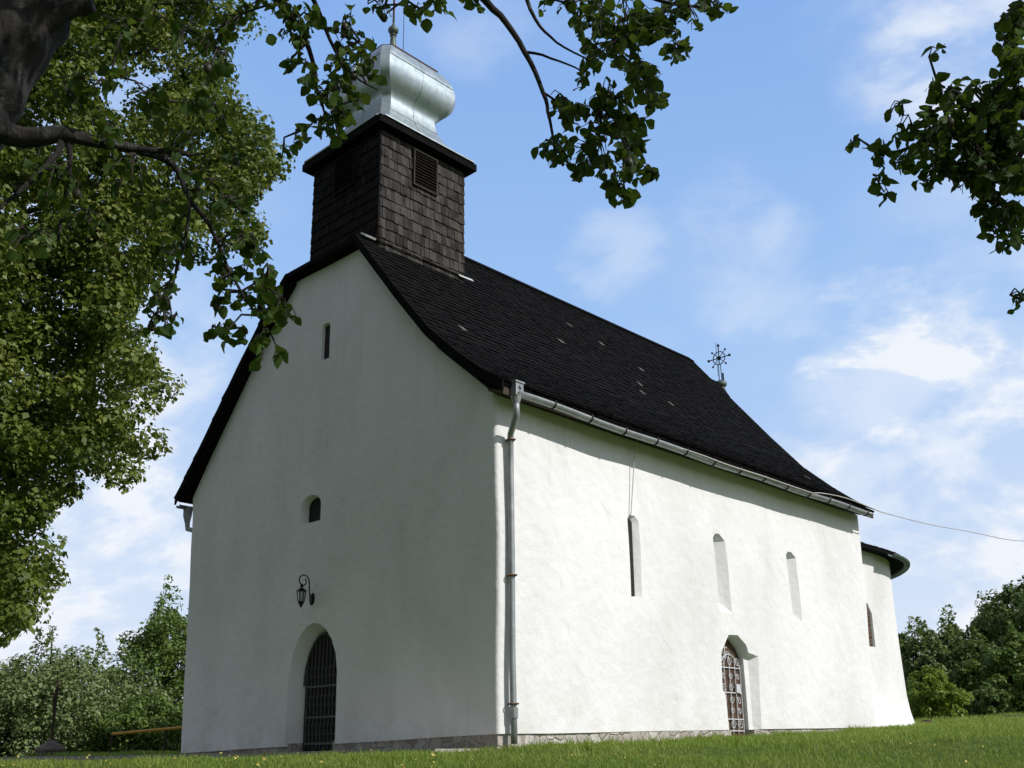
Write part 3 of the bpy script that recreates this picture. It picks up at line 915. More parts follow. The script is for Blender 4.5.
for z in (4.33, 2.32, .55):
    mb = MB(); mb.tube([(PXW+.062*math.cos(a), PY+.062*math.sin(a), z) for a in np.linspace(0, 2*math.pi, 13)], .012, 5, False)
    mb.tube([(PXW-.06, PY, z), (-.02, PY, z)], .010, 5); mb.tube([(PXW+.06, PY, z), (PXW+.10, PY+.01, z)], .012, 5)
    mb.build('bracket', M['rust'], pipe)
mb = MB(); mb.tube([(PXW+.003, PY+.01, .50), (PXW+.003, PY+.01, .36)], .062, 12); mb.build('sleeve', M['zinc'], pipe)

# wire hanging down to the first window
mb = MB(); mb.tube([(.16, 3.24, 4.98), (.10, 3.22, 4.6), (.085, 3.16, 4.1), (.08, 3.10, 3.70), (.02, 3.10, 3.62)], .0085, 5)
mb.build('wire', M['wire'], church)

# ---- apse
AR, AY = 3.80, 13.19


def apse_ring(r, z, n0=0):
    pts = [Vector((C0+r, 11.2, z))]
    for k in range(41):
        a = math.pi*k/40; pts.append(Vector((C0+r*math.cos(a), AY+r*math.sin(a), z)))
    pts.append(Vector((C0-r, 11.2, z))); return pts


bm = bmesh.new(); rows = []
for z, dr in ((-.2, .32), (.35, .25), (.55, .18), (.8, .12), (1.2, .07), (1.8, .045), (2.4, .03), (3.0, .03), (3.6, .03), (4.55, .03)):
    rows.append([bm.verts.new(p+noise.noise_vector(p*.6)*.02) for p in apse_ring(AR+dr, z)])
for a, b in zip(rows, rows[1:]):
    for i in range(len(a)-1): bm.faces.new((a[i], a[i+1], b[i+1], b[i]))
bm.faces.new(rows[-1]); bm.faces.new(rows[0][::-1])
for i_, (a, b) in enumerate(zip(rows, rows[1:])): bm.faces.new((a[0], b[0], b[-1], a[-1]))
bmesh.ops.recalc_face_normals(bm, faces=bm.faces)
me = bpy.data.meshes.new('apse'); bm.to_mesh(me); bm.free()
ang = R(-12.4)


def apx(r, dz, a): return (C0+r*math.cos(a), AY+r*math.sin(a), dz)


def slit(r, w):
    up_ = [(-w, 2.18), (-w, 2.95), (-w*.6, 3.15), (0, 3.24), (w*.6, 3.15), (w, 2.95), (w, 2.18)]
    return [apx(r, z, ang+u/AR) for u, z in up_]


ap_me = apply_cuts(me, [cutter([slit(AR+.2, .42), slit(AR-.32, .20)])])
apse = link('apse', ap_me, M['plaster'], church)
for f in apse.data.polygons: f.use_smooth = True
bmx = bmesh.new(); bmx.from_mesh(apse.data)
for e in bmx.edges:
    if len(e.link_faces) == 2 and e.calc_face_angle(0) > R(32): e.smooth = False
bmx.to_mesh(apse.data); bmx.free()
wn = filled(slit(AR-.315, .20), 'window', M['dark'], apse, (.02, 0, 0))
# bare brick lining of the slit
bm = bmesh.new(); A_ = [bm.verts.new(p) for p in slit(AR+.02, .33)]; B_ = [bm.verts.new(p) for p in slit(AR-.30, .195)]
for i in range(len(A_)): bm.faces.new((A_[i], A_[(i+1) % len(A_)], B_[(i+1) % len(A_)], B_[i]))
me = bpy.data.meshes.new('reveal'); bm.to_mesh(me); bm.free(); link('reveal', me, M['brick'], wn)

ar = MB()
prof = [(4.20, 4.42), (3.6, 4.56), (3.0, 4.76), (2.4, 5.12), (1.75, 5.95), (1.1, 7.3), (.5, 8.75), (.04, 9.66)]
Pp, T = interp_poly(prof, 34)
TOPA = Vector((C0, 13.18, 9.66))
for i in range(34):
    a, b = Pp[i], Pp[i+1]; r = a.x; n_ = max(3, int(math.pi*r/.12)+1)
    lst = []
    ystr = 11.62
    k = 0
    while ystr < AY-.05:
        y2 = min(ystr+random.uniform(.09, .15), AY); lst += [(s_, ystr, y2) for s_ in (1, -1)]; ystr = y2
    for s_, ya, yb in lst:
        l = .022+random.uniform(0, .014); ar.cur = random.random()*.95
        hi = a+(b-a)*1.5
        vs = [Vector((C0+s_*a.x, ya, a.z+l)), Vector((C0+s_*a.x, yb, a.z+l)), Vector((C0+s_*hi.x, yb, hi.z)), Vector((C0+s_*hi.x, ya, hi.z))]
        vs += [v-Vector((s_*.03, 0, .05)) for v in vs]; ar.add(vs, [(0, 1, 2, 3), (0, 4, 5, 1), (1, 5, 6, 2), (0, 3, 7, 4), (4, 7, 6, 5)])
    for k in range(n_):
        t0, t1 = math.pi*k/n_, math.pi*(k+1)/n_; l = .022+random.uniform(0, .014); ar.cur = random.random()*.95
        hi = a+(b-a)*1.5; rr = max(.01, hi.x)
        vs = [Vector((C0+a.x*math.cos(t), AY+a.x*math.sin(t), a.z+l)) for t in (t0, t1)]+[Vector((C0+rr*math.cos(t), AY+rr*math.sin(t), hi.z)) for t in (t1, t0)]
        vs += [v-Vector((math.cos(t0)*.03, math.sin(t0)*.03, .05)) for v in vs]
        ar.add(vs, [(0, 1, 2, 3), (0, 4, 5, 1), (1, 5, 6, 2), (0, 3, 7, 4), (4, 7, 6, 5)])
aroof = ar.build('apse_roof', M['roof'], apse)
mb = MB()   # eaves soffit ring and gutter
ring_o = apse_ring(4.18, 4.36); ring_i = apse_ring(3.70, 4.42); ring_t = apse_ring(4.18, 4.43)
n = len(ring_o)
mb.add(ring_o+ring_i+ring_t, [(i, i+1, n+i+1, n+i) for i in range(n-1)]+[(i, 2*n+i, 2*n+i+1, i+1) for i in range(n-1)])
mb.build('soffit', M['blackwood'], aroof)
mb = MB(); rg = apse_ring(4.25, 4.36)[1:]
vs = []
for p in rg:
    rad = Vector((p.x-C0, max(0, p.y-AY), 0)).normalized()
    for k in range(9):
        a = math.pi+math.pi*k/8; vs.append(p+rad*.075*math.cos(a)+Vector((0, 0, .075*math.sin(a))))
mb.add(vs, [(i*9+k, i*9+k+1, (i+1)*9+k+1, (i+1)*9+k) for i in range(len(rg)-1) for k in range(8)])
mb.build('gutter', M['copper'], aroof, True)

# iron cross on the apse roof
cr = Vector((C0, 13.18, 9.62))
mb = MB(); mb.ball(cr+Vector((0, 0, .10)), .17, 12, (1, 1, .7)); mb.tube([cr+Vector((0, 0, z)) for z in (-.25, .02)], [.16, .10], 10)
fin2 = mb.build('finial', M['copper'], aroof, True)
mb = MB(); K = cr+Vector((0, 0, .88))
for dx in (-.045, .045): mb.tube([cr+Vector((dx, 0, .1)), K+Vector((dx*.7, 0, -.18))], .012, 5)
mb.tube([K+Vector((0, 0, -.2)), K+Vector((0, 0, .36))], .015, 6); mb.tube([K+Vector((-.33, 0, 0)), K+Vector((.33, 0, 0))], .015, 6)
mb.ball(K, .062, 10)
for d in ((-.34, 0), (.34, 0), (0, .38)): mb.ball(K+Vector((d[0], 0, d[1])), .042, 8)
for k in range(4):
    a = R(45+90*k); u = Vector((math.cos(a), 0, math.sin(a)))
    mb.tube([K+u*.06, K+u*.30], .011, 5); mb.ball(K+u*.30, .032, 8)
for r_ in (.19,): mb.tube([K+Vector((r_*math.cos(a), 0, r_*math.sin(a))) for a in np.linspace(0, 2*math.pi, 25)], .012, 5, False)
for k in range(8):
    a = R(22.5+45*k); c_ = K+Vector((.19*math.cos(a), 0, .19*math.sin(a))); mb.ball(c_, .022, 6)
mb.tube([cr+Vector((.07, .03, .1)), cr+Vector((.07, .03, .42))], .026, 6)
mb.tube([K+Vector((-.10, .05, -.5)), K+Vector((-.10, .05, .52))], .006, 4)
mb.build('cross', M['iron'], fin2)

# ------------------------------------------------------------------ small things
# wall lantern on a scrolled bracket
LX, LZ = -4.40, 2.46
lan = empty('wall_lantern', (LX, 0, LZ), 'black wrought iron lantern on a curled bracket above the arched west door', 'lantern')
mb = MB()
mb.ball((LX, -.01, LZ), .10, 12, (.8, .35, 1.1))
pts = [(LX, -.06, LZ+.02), (LX, -.08, LZ+.16), (LX, -.085, LZ+.27)]
for a in np.linspace(0, math.pi*2.3, 24):
    r_ = .115*(1-.6*a/(math.pi*2.3)); pts.append((LX, -.205+r_*math.cos(a), LZ+.29+r_*math.sin(a)*1.05))
mb.tube(pts, .011, 6)
CX_ = Vector((LX, -.235, LZ+.13))
mb.build('bracket', M['iron'], lan)
KL = .72
mb = MB(); c_ = CX_
mb.tube([c_+KL*Vector((0, 0, .16)), c_+KL*Vector((0, 0, .06))], .014, 6); mb.ball(c_+KL*Vector((0, 0, .10)), .03, 8)
mb.tube([c_+KL*Vector((0, 0, .06)), c_+KL*Vector((0, 0, .0)), c_+KL*Vector((0, 0, -.03))], [.022, .085, .088], 6)
for k in range(6):
    a = math.pi*k/3; u = Vector((math.cos(a), math.sin(a), 0)); mb.tube([c_+u*.105*KL+KL*Vector((0, 0, -.03)), c_+u*.07*KL+KL*Vector((0, 0, -.27))], .009, 5)
mb.tube([c_+KL*Vector((0, 0, -.265)), c_+KL*Vector((0, 0, -.29)), c_+KL*Vector((0, 0, -.40))], [.055, .05, .009], 6)
mb.build('cage', M['iron'], lan)
mb = MB(); mb.tube([c_+KL*Vector((0, 0, -.035)), c_+KL*Vector((0, 0, -.26))], [.06, .042], 6); mb.build('glass', M['glass'], lan)

# overhead cable: along the gutter, then off to the right
pts = [Vector((.42, 3.0, 4.90)), Vector((.505, 4.2, 4.93))]
for y in np.linspace(4.8, 8.6, 12): pts.append(Vector((.515, y, gz(y)+.0-.02*abs(math.sin((y-4.8)*.95)))))
for y in np.linspace(8.9, 11.6, 8): pts.append(Vector((.52+.02*(y-8.9), y, gz(y)+.04+.06*math.sin((y-8.9)*1.1))))
A = pts[-1]; B = at(1130, 536, 46); sag = .9
for t in np.linspace(.04, 1, 26): pts.append(A.lerp(B, t)-Vector((0, 0, sag*4*t*(1-t)*.5+.10*math.sin(t*21)*t)))
mb = MB(); mb.tube(pts, [.012]*22+list(np.linspace(.010, .013, len(pts)-22)), 5)
cb = mb.build('overhead_cable', M['wire']); tag(recentre(cb, (.5, 11.6, 4.9)), 'thin grey cable slung under the eaves and off across the sky to the right', 'cable')

# wayside cross by the kerb
wc = at(50, 753, 27.5); wc.z = Gz(wc.x, wc.y)
wy = empty('wayside_cross', wc, 'slim rusty iron crucifix on a stone pyramid beside the grey bush', 'wayside cross')
mb = MB(); s = .27
zt = .36-wc.z
vs = [wc+Vector((i*s*k, j*s*k, z)) for z, k in ((-.1, .92), (zt-.26, .92), (zt-.25, 1.0), (zt-.20, 1.0), (zt, .16)) for i, j in ((-1, -1), (1, -1), (1, 1), (-1, 1))]
mb.add(vs, [(r*4+k, r*4+(k+1) % 4, (r+1)*4+(k+1) % 4, (r+1)*4+k) for r in range(4) for k in range(4)]+[(16, 17, 18, 19)])
mb.build('pedestal', M['oldstone'], wy)
mb = MB(); T_ = wc+Vector((0, 0, zt))
mb.tube([T_-Vector((0, 0, .02)), T_+Vector((0, 0, 1.35))], .032, 6)
vX = Vector((RT.x, RT.y, 0)).normalized()
mb.tube([T_+Vector((0, 0, 1.06))-vX*.13, T_+Vector((0, 0, 1.06))+vX*.13], .024, 6)
for u in (T_+Vector((0, 0, 1.37)), T_+Vector((0, 0, 1.06))-vX*.13, T_+Vector((0, 0, 1.06))+vX*.13): mb.ball(u, .038, 8)
mb.build('cross', M['rustiron'], wy)
mb = MB(); f_ = T_+Vector((0, 0, .98)); fr = Vector((FW.x, FW.y, 0)).normalized()*-.05
mb.tube([f_+fr+Vector((0, 0, .10)), f_+fr, f_+fr-Vector((0, 0, .12)), f_+fr-Vector((0, 0, .32)), f_+fr-Vector((0, 0, .36))], [.03, .058, .042, .028, .02], 8)
mb.ball(f_+fr+Vector((0, 0, .14)), .036, 8)
for s_ in (-1, 1): mb.tube([f_+fr+Vector((0, 0, .06))+vX*s_*.03, f_+fr+Vector((0, 0, .10))+vX*s_*.12], [.018, .012], 6)
mb.build('corpus', M['rustiron'], wy)

# yellow pipe
ga, gb = at(112, 734, 25.5), at(210, 725, 25.0)
gp = empty('gas_pipe', (ga.x, ga.y, Gz(ga.x, ga.y)), 'thin yellow gas pipe running low above the ground behind the left church corner', 'pipe')
mb = MB(); mb.tube([ga, gb], .034, 8); mb.build('pipe_run', M['yellow'], gp)
for t in (.0, .55, 1):
    q = ga.lerp(gb, t); mb = MB(); mb.tube([Vector((q.x, q.y, Gz(q.x, q.y)-.2)), q], .025, 6); mb.build('support', M['rustiron'], gp)

# flat dark stones in the grass on the right
for px, py, D, sc in ((1012, 723, 33, .32), (928, 729, 29.5, .2)):
    p = at(px, py, D); z = Gz(p.x, p.y); mb = MB(); mb.ball((p.x, p.y, z+.02), sc, 12, (1.0, .6, .32))
    o = mb.build('field_stone', M['rustiron'], None, True)
    for v in o.data.vertices: v.co += noise.noise_vector(v.co*3)*.06
    tag(recentre(o, (p.x, p.y, z)), 'dark flat stone in the grass at the foot of the right-hand trees' if sc > .3 else 'small brown stone in the grass beside the apse foot', 'stone')

# ------------------------------------------------------------------ trees
def in_poly(px, py, poly):
    c = False; j = len(poly)-1
    for i in range(len(poly)):
        if ((poly[i][1] > py) != (poly[j][1] > py)) and (px < (poly[j][0]-poly[i][0])*(py-poly[i][1])/(poly[j][1]-poly[i][1])+poly[i][0]): c = not c
        j = i
    return c


def crown_mesh(name, m, parent, clumps, size, shape='far', up=.5, flat=.75, droop=.4, tip=0.0, aspect=.62):
    """clumps: (centre, radius, leaves)"""
    pos = []; nrm = []; rn = []
    for c, r, n in clumps:
        d = unit(rng.normal(size=(n, 3))); q = d*(rng.uniform(.15, 1, (n, 1))**.45)*r; q[:, 2] *= flat
        pos.append(np.array(c)+q); k = unit(d*.7+np.array([0, 0, up])+rng.normal(size=(n, 3))*.42); nrm.append(k)
        rn.append(np.clip(rng.beta(2, 2.4, n)+rng.normal()*.13, 0, 1))
    pos = np.concatenate(pos); nrm = np.concatenate(nrm); rn = np.concatenate(rn)
    if tip: rn = np.clip(rn, 0, 1-tip*(rng.random(len(rn)) > .06))
    sz = size*rng.uniform(.5, 1.45, len(pos))
    v, f, nv = leaves(pos, nrm, sz, shape, droop, aspect)
    return link(name, np_mesh(name, v, f, nv, rn), m, parent)


def bez(a, b, bend, n=7):
    a, b = Vector(a), Vector(b); o = []
    for i in range(n+1):
        t = i/n; o.append(a.lerp(b, t)+Vector(bend)*4*t*(1-t))
    return o


# --- lime tree on the left, between camera and church
lt = Vector((-3.1, -7.9, 0)); lt.z = Gz(lt.x, lt.y)
lime = empty('lime_tree', lt, 'tall dense lime tree with drooping sunlit crown at the left of the church front', 'tree')
LP = [(-60, -60), (235, -60), (240, 20), (215, 70), (240, 110), (288, 165), (276, 192), (248, 222), (252, 236), (222, 232), (205, 262), (168, 268), (140, 300), (128, 318),
      (150, 345), (160, 388), (152, 430), (150, 445), (125, 455), (128, 490), (118, 508), (103, 476), (78, 482), (72, 516), (50, 512), (42, 540), (52, 584), (34, 590), (30, 610), (18, 640), (-60, 650)]
cl = []
while len(cl) < 700:
    px, py = random.uniform(-60, 290), random.uniform(-60, 650)
    if not in_poly(px, py, LP): continue
    # a few windows of sky in the upper crown
    if any(math.hypot(px-u, py-v) < r for u, v, r in ((105, 85, 13), (150, 70, 12), (68, 40, 10), (196, 60, 14), (100, 105, 10))): continue
    rp = 20
    if not all(in_poly(px+rp*math.cos(a), py+rp*.7*math.sin(a), LP) for a in (0, 1.57, 3.14, 4.71)) and random.random() < .4: continue
    D = 13.2+random.uniform(-1.6, 1.6)*(1 if px < 200 else .6)
    cl.append((at(px, py, D), random.uniform(.22, .42), random.randint(150, 260)))
k = 0
while k < 330:
    d = unit(rng.normal(size=3)); q = Vector((-4.0, -8.9, 6.6))+Vector((d[0]*4.4, d[1]*4.2, d[2]*6.2))*random.uniform(.6, 1)**.6
    uv = to_px(q)
    if q.z < 1.6 or (uv and uv[0] > -40 and uv[1] > -40): continue
    cl.append((q, random.uniform(.4, .6), 90)); k += 1
crown_mesh('crown', M['lime'], lime, cl, .068, 'far', .45, .7, .8, .16, .8)
mb = MB(); tp = [lt-Vector((0, 0, .3)), lt+Vector((0, 0, .5)), lt+Vector((.05, .1, 2.5)), lt+Vector((-.1, .2, 5)), lt+Vector((.1, .3, 8)), lt+Vector((.3, .5, 11.5))]
mb.tube(tp, [.55, .42, .36, .28, .18, .05], 12)
for k in range(46):
    c_ = random.choice(cl[:700])[0]; h = min(max(2.0, c_.z-random.uniform(.5, 2.5)), 10.5); i = min(4, max(1, int(h/2.4)))
    s = Vector((lt.x, lt.y, lt.z))+Vector((0, .15, h)); mb.tube(bez(s, c_, (0, 0, .35)), np.linspace(.075, .012, 8), 6)
mb.build('trunk', M['bark'], lime, True)


# added lime trees outside the frame, put there to shade the church front
def shade_lime(x, y, h, w, seed, label):
    random.seed(seed); z0 = Gz(x, y); r_ = empty('lime_tree', (x, y, z0), label, 'tree', 'limes added to shade the church front'); c_ = []
    k = 0
    while k < 230:
        d = unit(rng.normal(size=3)); q = Vector((x+d[0]*w, y+d[1]*w, z0+h*.58+d[2]*h*.44)) if random.random() < .75 else Vector((x+d[0]*w*.6, y+d[1]*w*.6, z0+h*.58+d[2]*h*.3))
        uv = to_px(q); wq = (q-CAM).dot(FW); k += 1
        m = 60+F*.8/max(wq, .3)
        if wq > 0 and uv and -m < uv[0] < 1024+m and -m < uv[1] < 768+m: continue
        if (q-CAM).length < 2.5: continue
        c_.append((q, random.uniform(.55, .8), 100))
    crown_mesh('crown', M['lime'], r_, c_, .14, 'far', .45, .75, .6, .16, .8)
    m = MB(); m.tube([Vector((x, y, z0-.3)), Vector((x, y, z0+h*.3)), Vector((x+.1, y, z0+h*.6)), Vector((x, y, z0+h*.9))], [.45, .36, .22, .04], 10)
    for j in range(14): m.tube(bez((x, y, z0+h*random.uniform(.25, .6)), random.choice(c_)[0], (0, 0, .4), 5), np.linspace(.1, .02, 6), 6)
    m.build('trunk', M['bark'], r_, True)


shade_lime(-8.6, -11.5, 13, 4.4, 51, 'added lime tree farthest left outside the frame, shading the church front')
shade_lime(1.2, -15.5, 13, 4.6, 52, 'added lime tree behind the leaning fruit tree, outside the frame, shading the church front')
shade_lime(9.5, -17.0, 12, 4.4, 53, 'added lime tree behind the camera, outside the frame, shading the church front')


# --- trees whose near branches hang into the frame
def near_tree(root, spec, blobs, trunk_m, shade, seed, n_leaf=1.0, lsize=.070, Dm=4.5, extra=()):
    extra = list(extra)
    """spec: branch polylines [(px, py, D, r)...]; blobs: (px, py, rpx, n)"""
    random.seed(seed); br = MB(); nodes = []
    for line in spec:
        pts = [at(a, b, D) for a, b, D, r in line]; rad = [r for *_, r in line]
        # smooth
        P, Q = [], []
        for i in range(len(pts)-1):
            for t in (0, .25, .5, .75):
                p0, p1, p2, p3 = pts[max(i-1, 0)], pts[i], pts[i+1], pts[min(i+2, len(pts)-1)]
                P.append(.5*((2*p1)+(p2-p0)*t+(2*p0-5*p1+4*p2-p3)*t*t+(3*p1-p0-3*p2+p3)*t**3)+noise.noise_vector(p1*3+Vector((t, 0, 0)))*.012)
                Q.append(rad[i]*(1-t)+rad[i+1]*t)
        P.append(pts[-1]); Q.append(rad[-1]); br.tube(P, Q, 7); nodes += P
    LPOS, LN = [], []
    tw_ = MB(); fr_ = []
    for px, py, rp, n in blobs:
        n = max(1, int(n*n_leaf))
        D0 = Dm+random.uniform(-.18, .18); c = at(px, py, D0); sc = (c-CAM).length/F
        near = min(nodes, key=lambda q: (q-c).length)
        mid = near.lerp(c, .5)+Vector((random.uniform(-.04, .04), random.uniform(-.04, .04), .03))
        if (near-c).length < 1.2: tw_.tube([near, mid, c], [.0065, .005, .003], 5)
        k = 0
        while k < n:
            a = random.uniform(0, 2*math.pi); rr = rp*random.random()**.6
            e = at(px+rr*math.cos(a), py+rr*math.sin(a), D0+random.uniform(-.3, .3)*min(1, rp/18))
            s0 = random.choice((c, mid, c)); m2 = s0.lerp(e, .55)+Vector((0, 0, .025)); tw_.tube([s0, m2, e], [.0035, .0028, .0018], 4, False)
            nodes.append(m2)
            for j in range(random.choice((2, 3, 3, 4))):
                if k >= n: break
                t = random.uniform(.35, 1.05); base = s0.lerp(e, t)+Vector((random.uniform(-.02, .02), random.uniform(-.02, .02), random.uniform(-.02, .02)))
                LPOS.append(base[:]); LN.append((random.gauss(0, .6), random.gauss(0, .6), random.gauss(.55, .5))); k += 1
            if random.random() < .014:
                f0 = e+Vector((0, 0, -.03)); tw_.tube([e, f0], .002, 4, False); fr_.append(f0-Vector((0, 0, .022)))
    if fr_:
        b_ = MB(); b_.ball(WORLD[root.name], .020, 8, (1, 1, 1.25)); f0_ = b_.build('fruit', M['fruit'], root, True)
        for i, q in enumerate(fr_[:95]):
            o_ = f0_ if i == 0 else f0_.copy()
            if i: COL.objects.link(o_)
            o_.location = q-WORLD[root.name]
    # the crown above and outside the frame
    out_n = [q for q in nodes if to_px(q) is None or not (-30 < to_px(q)[0] < 1054 and -30 < to_px(q)[1] < 798)]+extra
    shade = sorted(shade, key=lambda k: min((q-k[0]).length for q in out_n))
    for c, r, n in shade:
        q = min(out_n, key=lambda v: (v-c).length); w_ = bez(q, c, (random.uniform(-.06, .06), random.uniform(-.06, .06), .06), 6)
        w_ = [v+noise.noise_vector(v*4)*.03*(i > 0) for i, v in enumerate(w_)]
        if all(to_px(v) is None or not (-12 < to_px(v)[0] < 1036 and -12 < to_px(v)[1] < 780) for v in w_[1:]):
            if (q-c).length > .03: tw_.tube(w_, np.linspace(.015, .008, 7), 5)
            out_n += w_[2:]
        d = unit(rng.normal(size=(n, 3))); q = np.array(c)+d*rng.uniform(.2, 1, (n, 1))**.5*r
        LPOS += q.tolist(); LN += (unit(d+np.array([0, 0, .5]))).tolist()
    br.build('branch', M['twig' if not trunk_m else 'bark'], root, True); tw_.build('twigs', M['twig'], root)
    pos = np.array(LPOS); sz = lsize*rng.uniform(.5, 1.15, len(pos))
    v, f, nv = leaves(pos, np.array(LN), sz, 'near', .9, .74)
    me = np_mesh('foliage', v, f, nv, rng.beta(2, 2, len(pos))); link('foliage', me, M['leaf'], root)


def shade_clumps(c, rad, count, n, seed):
    random.seed(seed); out = []; tries = 0
    while len(out) < count and tries < 5000:
        tries += 1
        d = Vector((random.gauss(0, 1), random.gauss(0, 1), random.gauss(0, 1))).normalized()*random.random()**.4
        q = Vector(c)+Vector((d.x*rad[0], d.y*rad[1], d.z*rad[2])); uv = to_px(q)
        w = (q-CAM).dot(FW)
        m = 70+F*.35/max(w, .3)
        if w > 0 and uv and -m < uv[0] < 1024+m and -m < uv[1] < 768+m: continue
        if (q-CAM).length < 1.6: continue
        out.append((q, random.uniform(.3, .45), n))
    return out


# left fruit tree: leaning trunk in the upper left corner
tb = Vector((4.75, -9.75, 0)); tb.z = Gz(tb.x, tb.y)
ft = empty('fruit_tree', tb, 'old leaning fruit tree with lichen-spotted trunk and leafy branches hanging across the top left', 'tree')
mb = MB()
tpts = [tb-Vector((0, 0, .3)), tb+Vector((0, 0, .3)), at(-190, 330, 4.75), at(-90, 165, 4.65), at(-38, 86, 4.6), at(8, 18, 4.55), at(60, -60, 4.45), at(150, -190, 4.2), at(260, -340, 3.9)]
P_, Q_ = [], []; rr_ = [.36, .30, .27, .255, .245, .225, .19, .13, .05]
for i in range(len(tpts)-1):
    for t in np.linspace(0, 1, 9)[:-1]:
        p0, p1, p2, p3 = tpts[max(i-1, 0)], tpts[i], tpts[i+1], tpts[min(i+2, len(tpts)-1)]
        P_.append(.5*((2*p1)+(p2-p0)*t+(2*p0-5*p1+4*p2-p3)*t*t+(3*p1-p0-3*p2+p3)*t**3)); Q_.append((rr_[i]*(1-t)+rr_[i+1]*t)*(1+.05*math.sin(i*5+t*9)))
mb.tube(P_, Q_, 22)
o = mb.build('trunk', M['bark'], ft, True)
for v in o.data.vertices: v.co += noise.noise_vector(v.co*9)*.016+noise.noise_vector(v.co*3.5)*.028
D = 4.5
spec = [
    [(-38, 105, 4.6, .065), (0, 132, 4.5, .055), (30, 139, 4.45, .046), (62, 134, 4.4, .038), (98, 143, 4.4, .026), (140, 151, 4.45, .024), (172, 165, 4.5, .017), (190, 200, 4.5, .013), (214, 232, 4.5, .010), (226, 262, 4.5, .008), (246, 300, 4.5, .006), (268, 330, 4.5, .004)],
    [(62, 134, 4.4, .018), (52, 160, 4.4, .014), (20, 190, 4.4, .010), (-10, 215, 4.4, .007)],
    [(70, 140, 4.4, .014), (66, 190, 4.45, .009), (58, 240, 4.45, .005)],
    [(98, 143, 4.4, .022), (140, 150, 4.35, .016), (188, 153, 4.35, .009)],
    [(190, 200, 4.5, .009), (185, 240, 4.5, .007), (172, 285, 4.5, .005), (150, 322, 4.5, .004)],
    [(20, 40, 4.5, .05), (70, 10, 4.4, .042), (93, 5, 4.35, .034)],
    [(8, 30, 4.5, .05), (110, -35, 4.4, .04), (240, -40, 4.3, .028), (292, 18, 4.35, .016), (312, 60, 4.4, .011), (318, 95, 4.4, .007), (330, 132, 4.4, .004)],
    [(240, -40, 4.3, .02), (300, -20, 4.35, .014), (330, 40, 4.4, .009), (352, 75, 4.4, .006), (378, 90, 4.4, .003)],
    [(60, -60, 4.45, .09), (250, -120, 4.3, .06), (420, -60, 4.3, .036), (470, -15, 4.35, .022), (500, 17, 4.4, .017), (524, 52, 4.4, .014), (543, 92, 4.4, .011), (549, 118, 4.4, .008), (556, 155, 4.4, .005)],
    [(420, -60, 4.3, .03), (520, -40, 4.4, .024), (600, -25, 4.45, .018), (660, 0, 4.5, .010), (715, 8, 4.5, .005)],
    [(520, -25, 4.4, .014), (535, 20, 4.4, .009), (555, 42, 4.4, .006), (590, 62, 4.4, .004)],
    [(524, 52, 4.4, .008), (550, 58, 4.4, .006), (580, 70, 4.4, .004)],
    [(543, 92, 4.4, .007), (570, 108, 4.4, .005), (610, 118, 4.4, .004)],
    [(420, -60, 4.3, .02), (400, -25, 4.35, .012), (385, 5, 4.35, .006)],
]
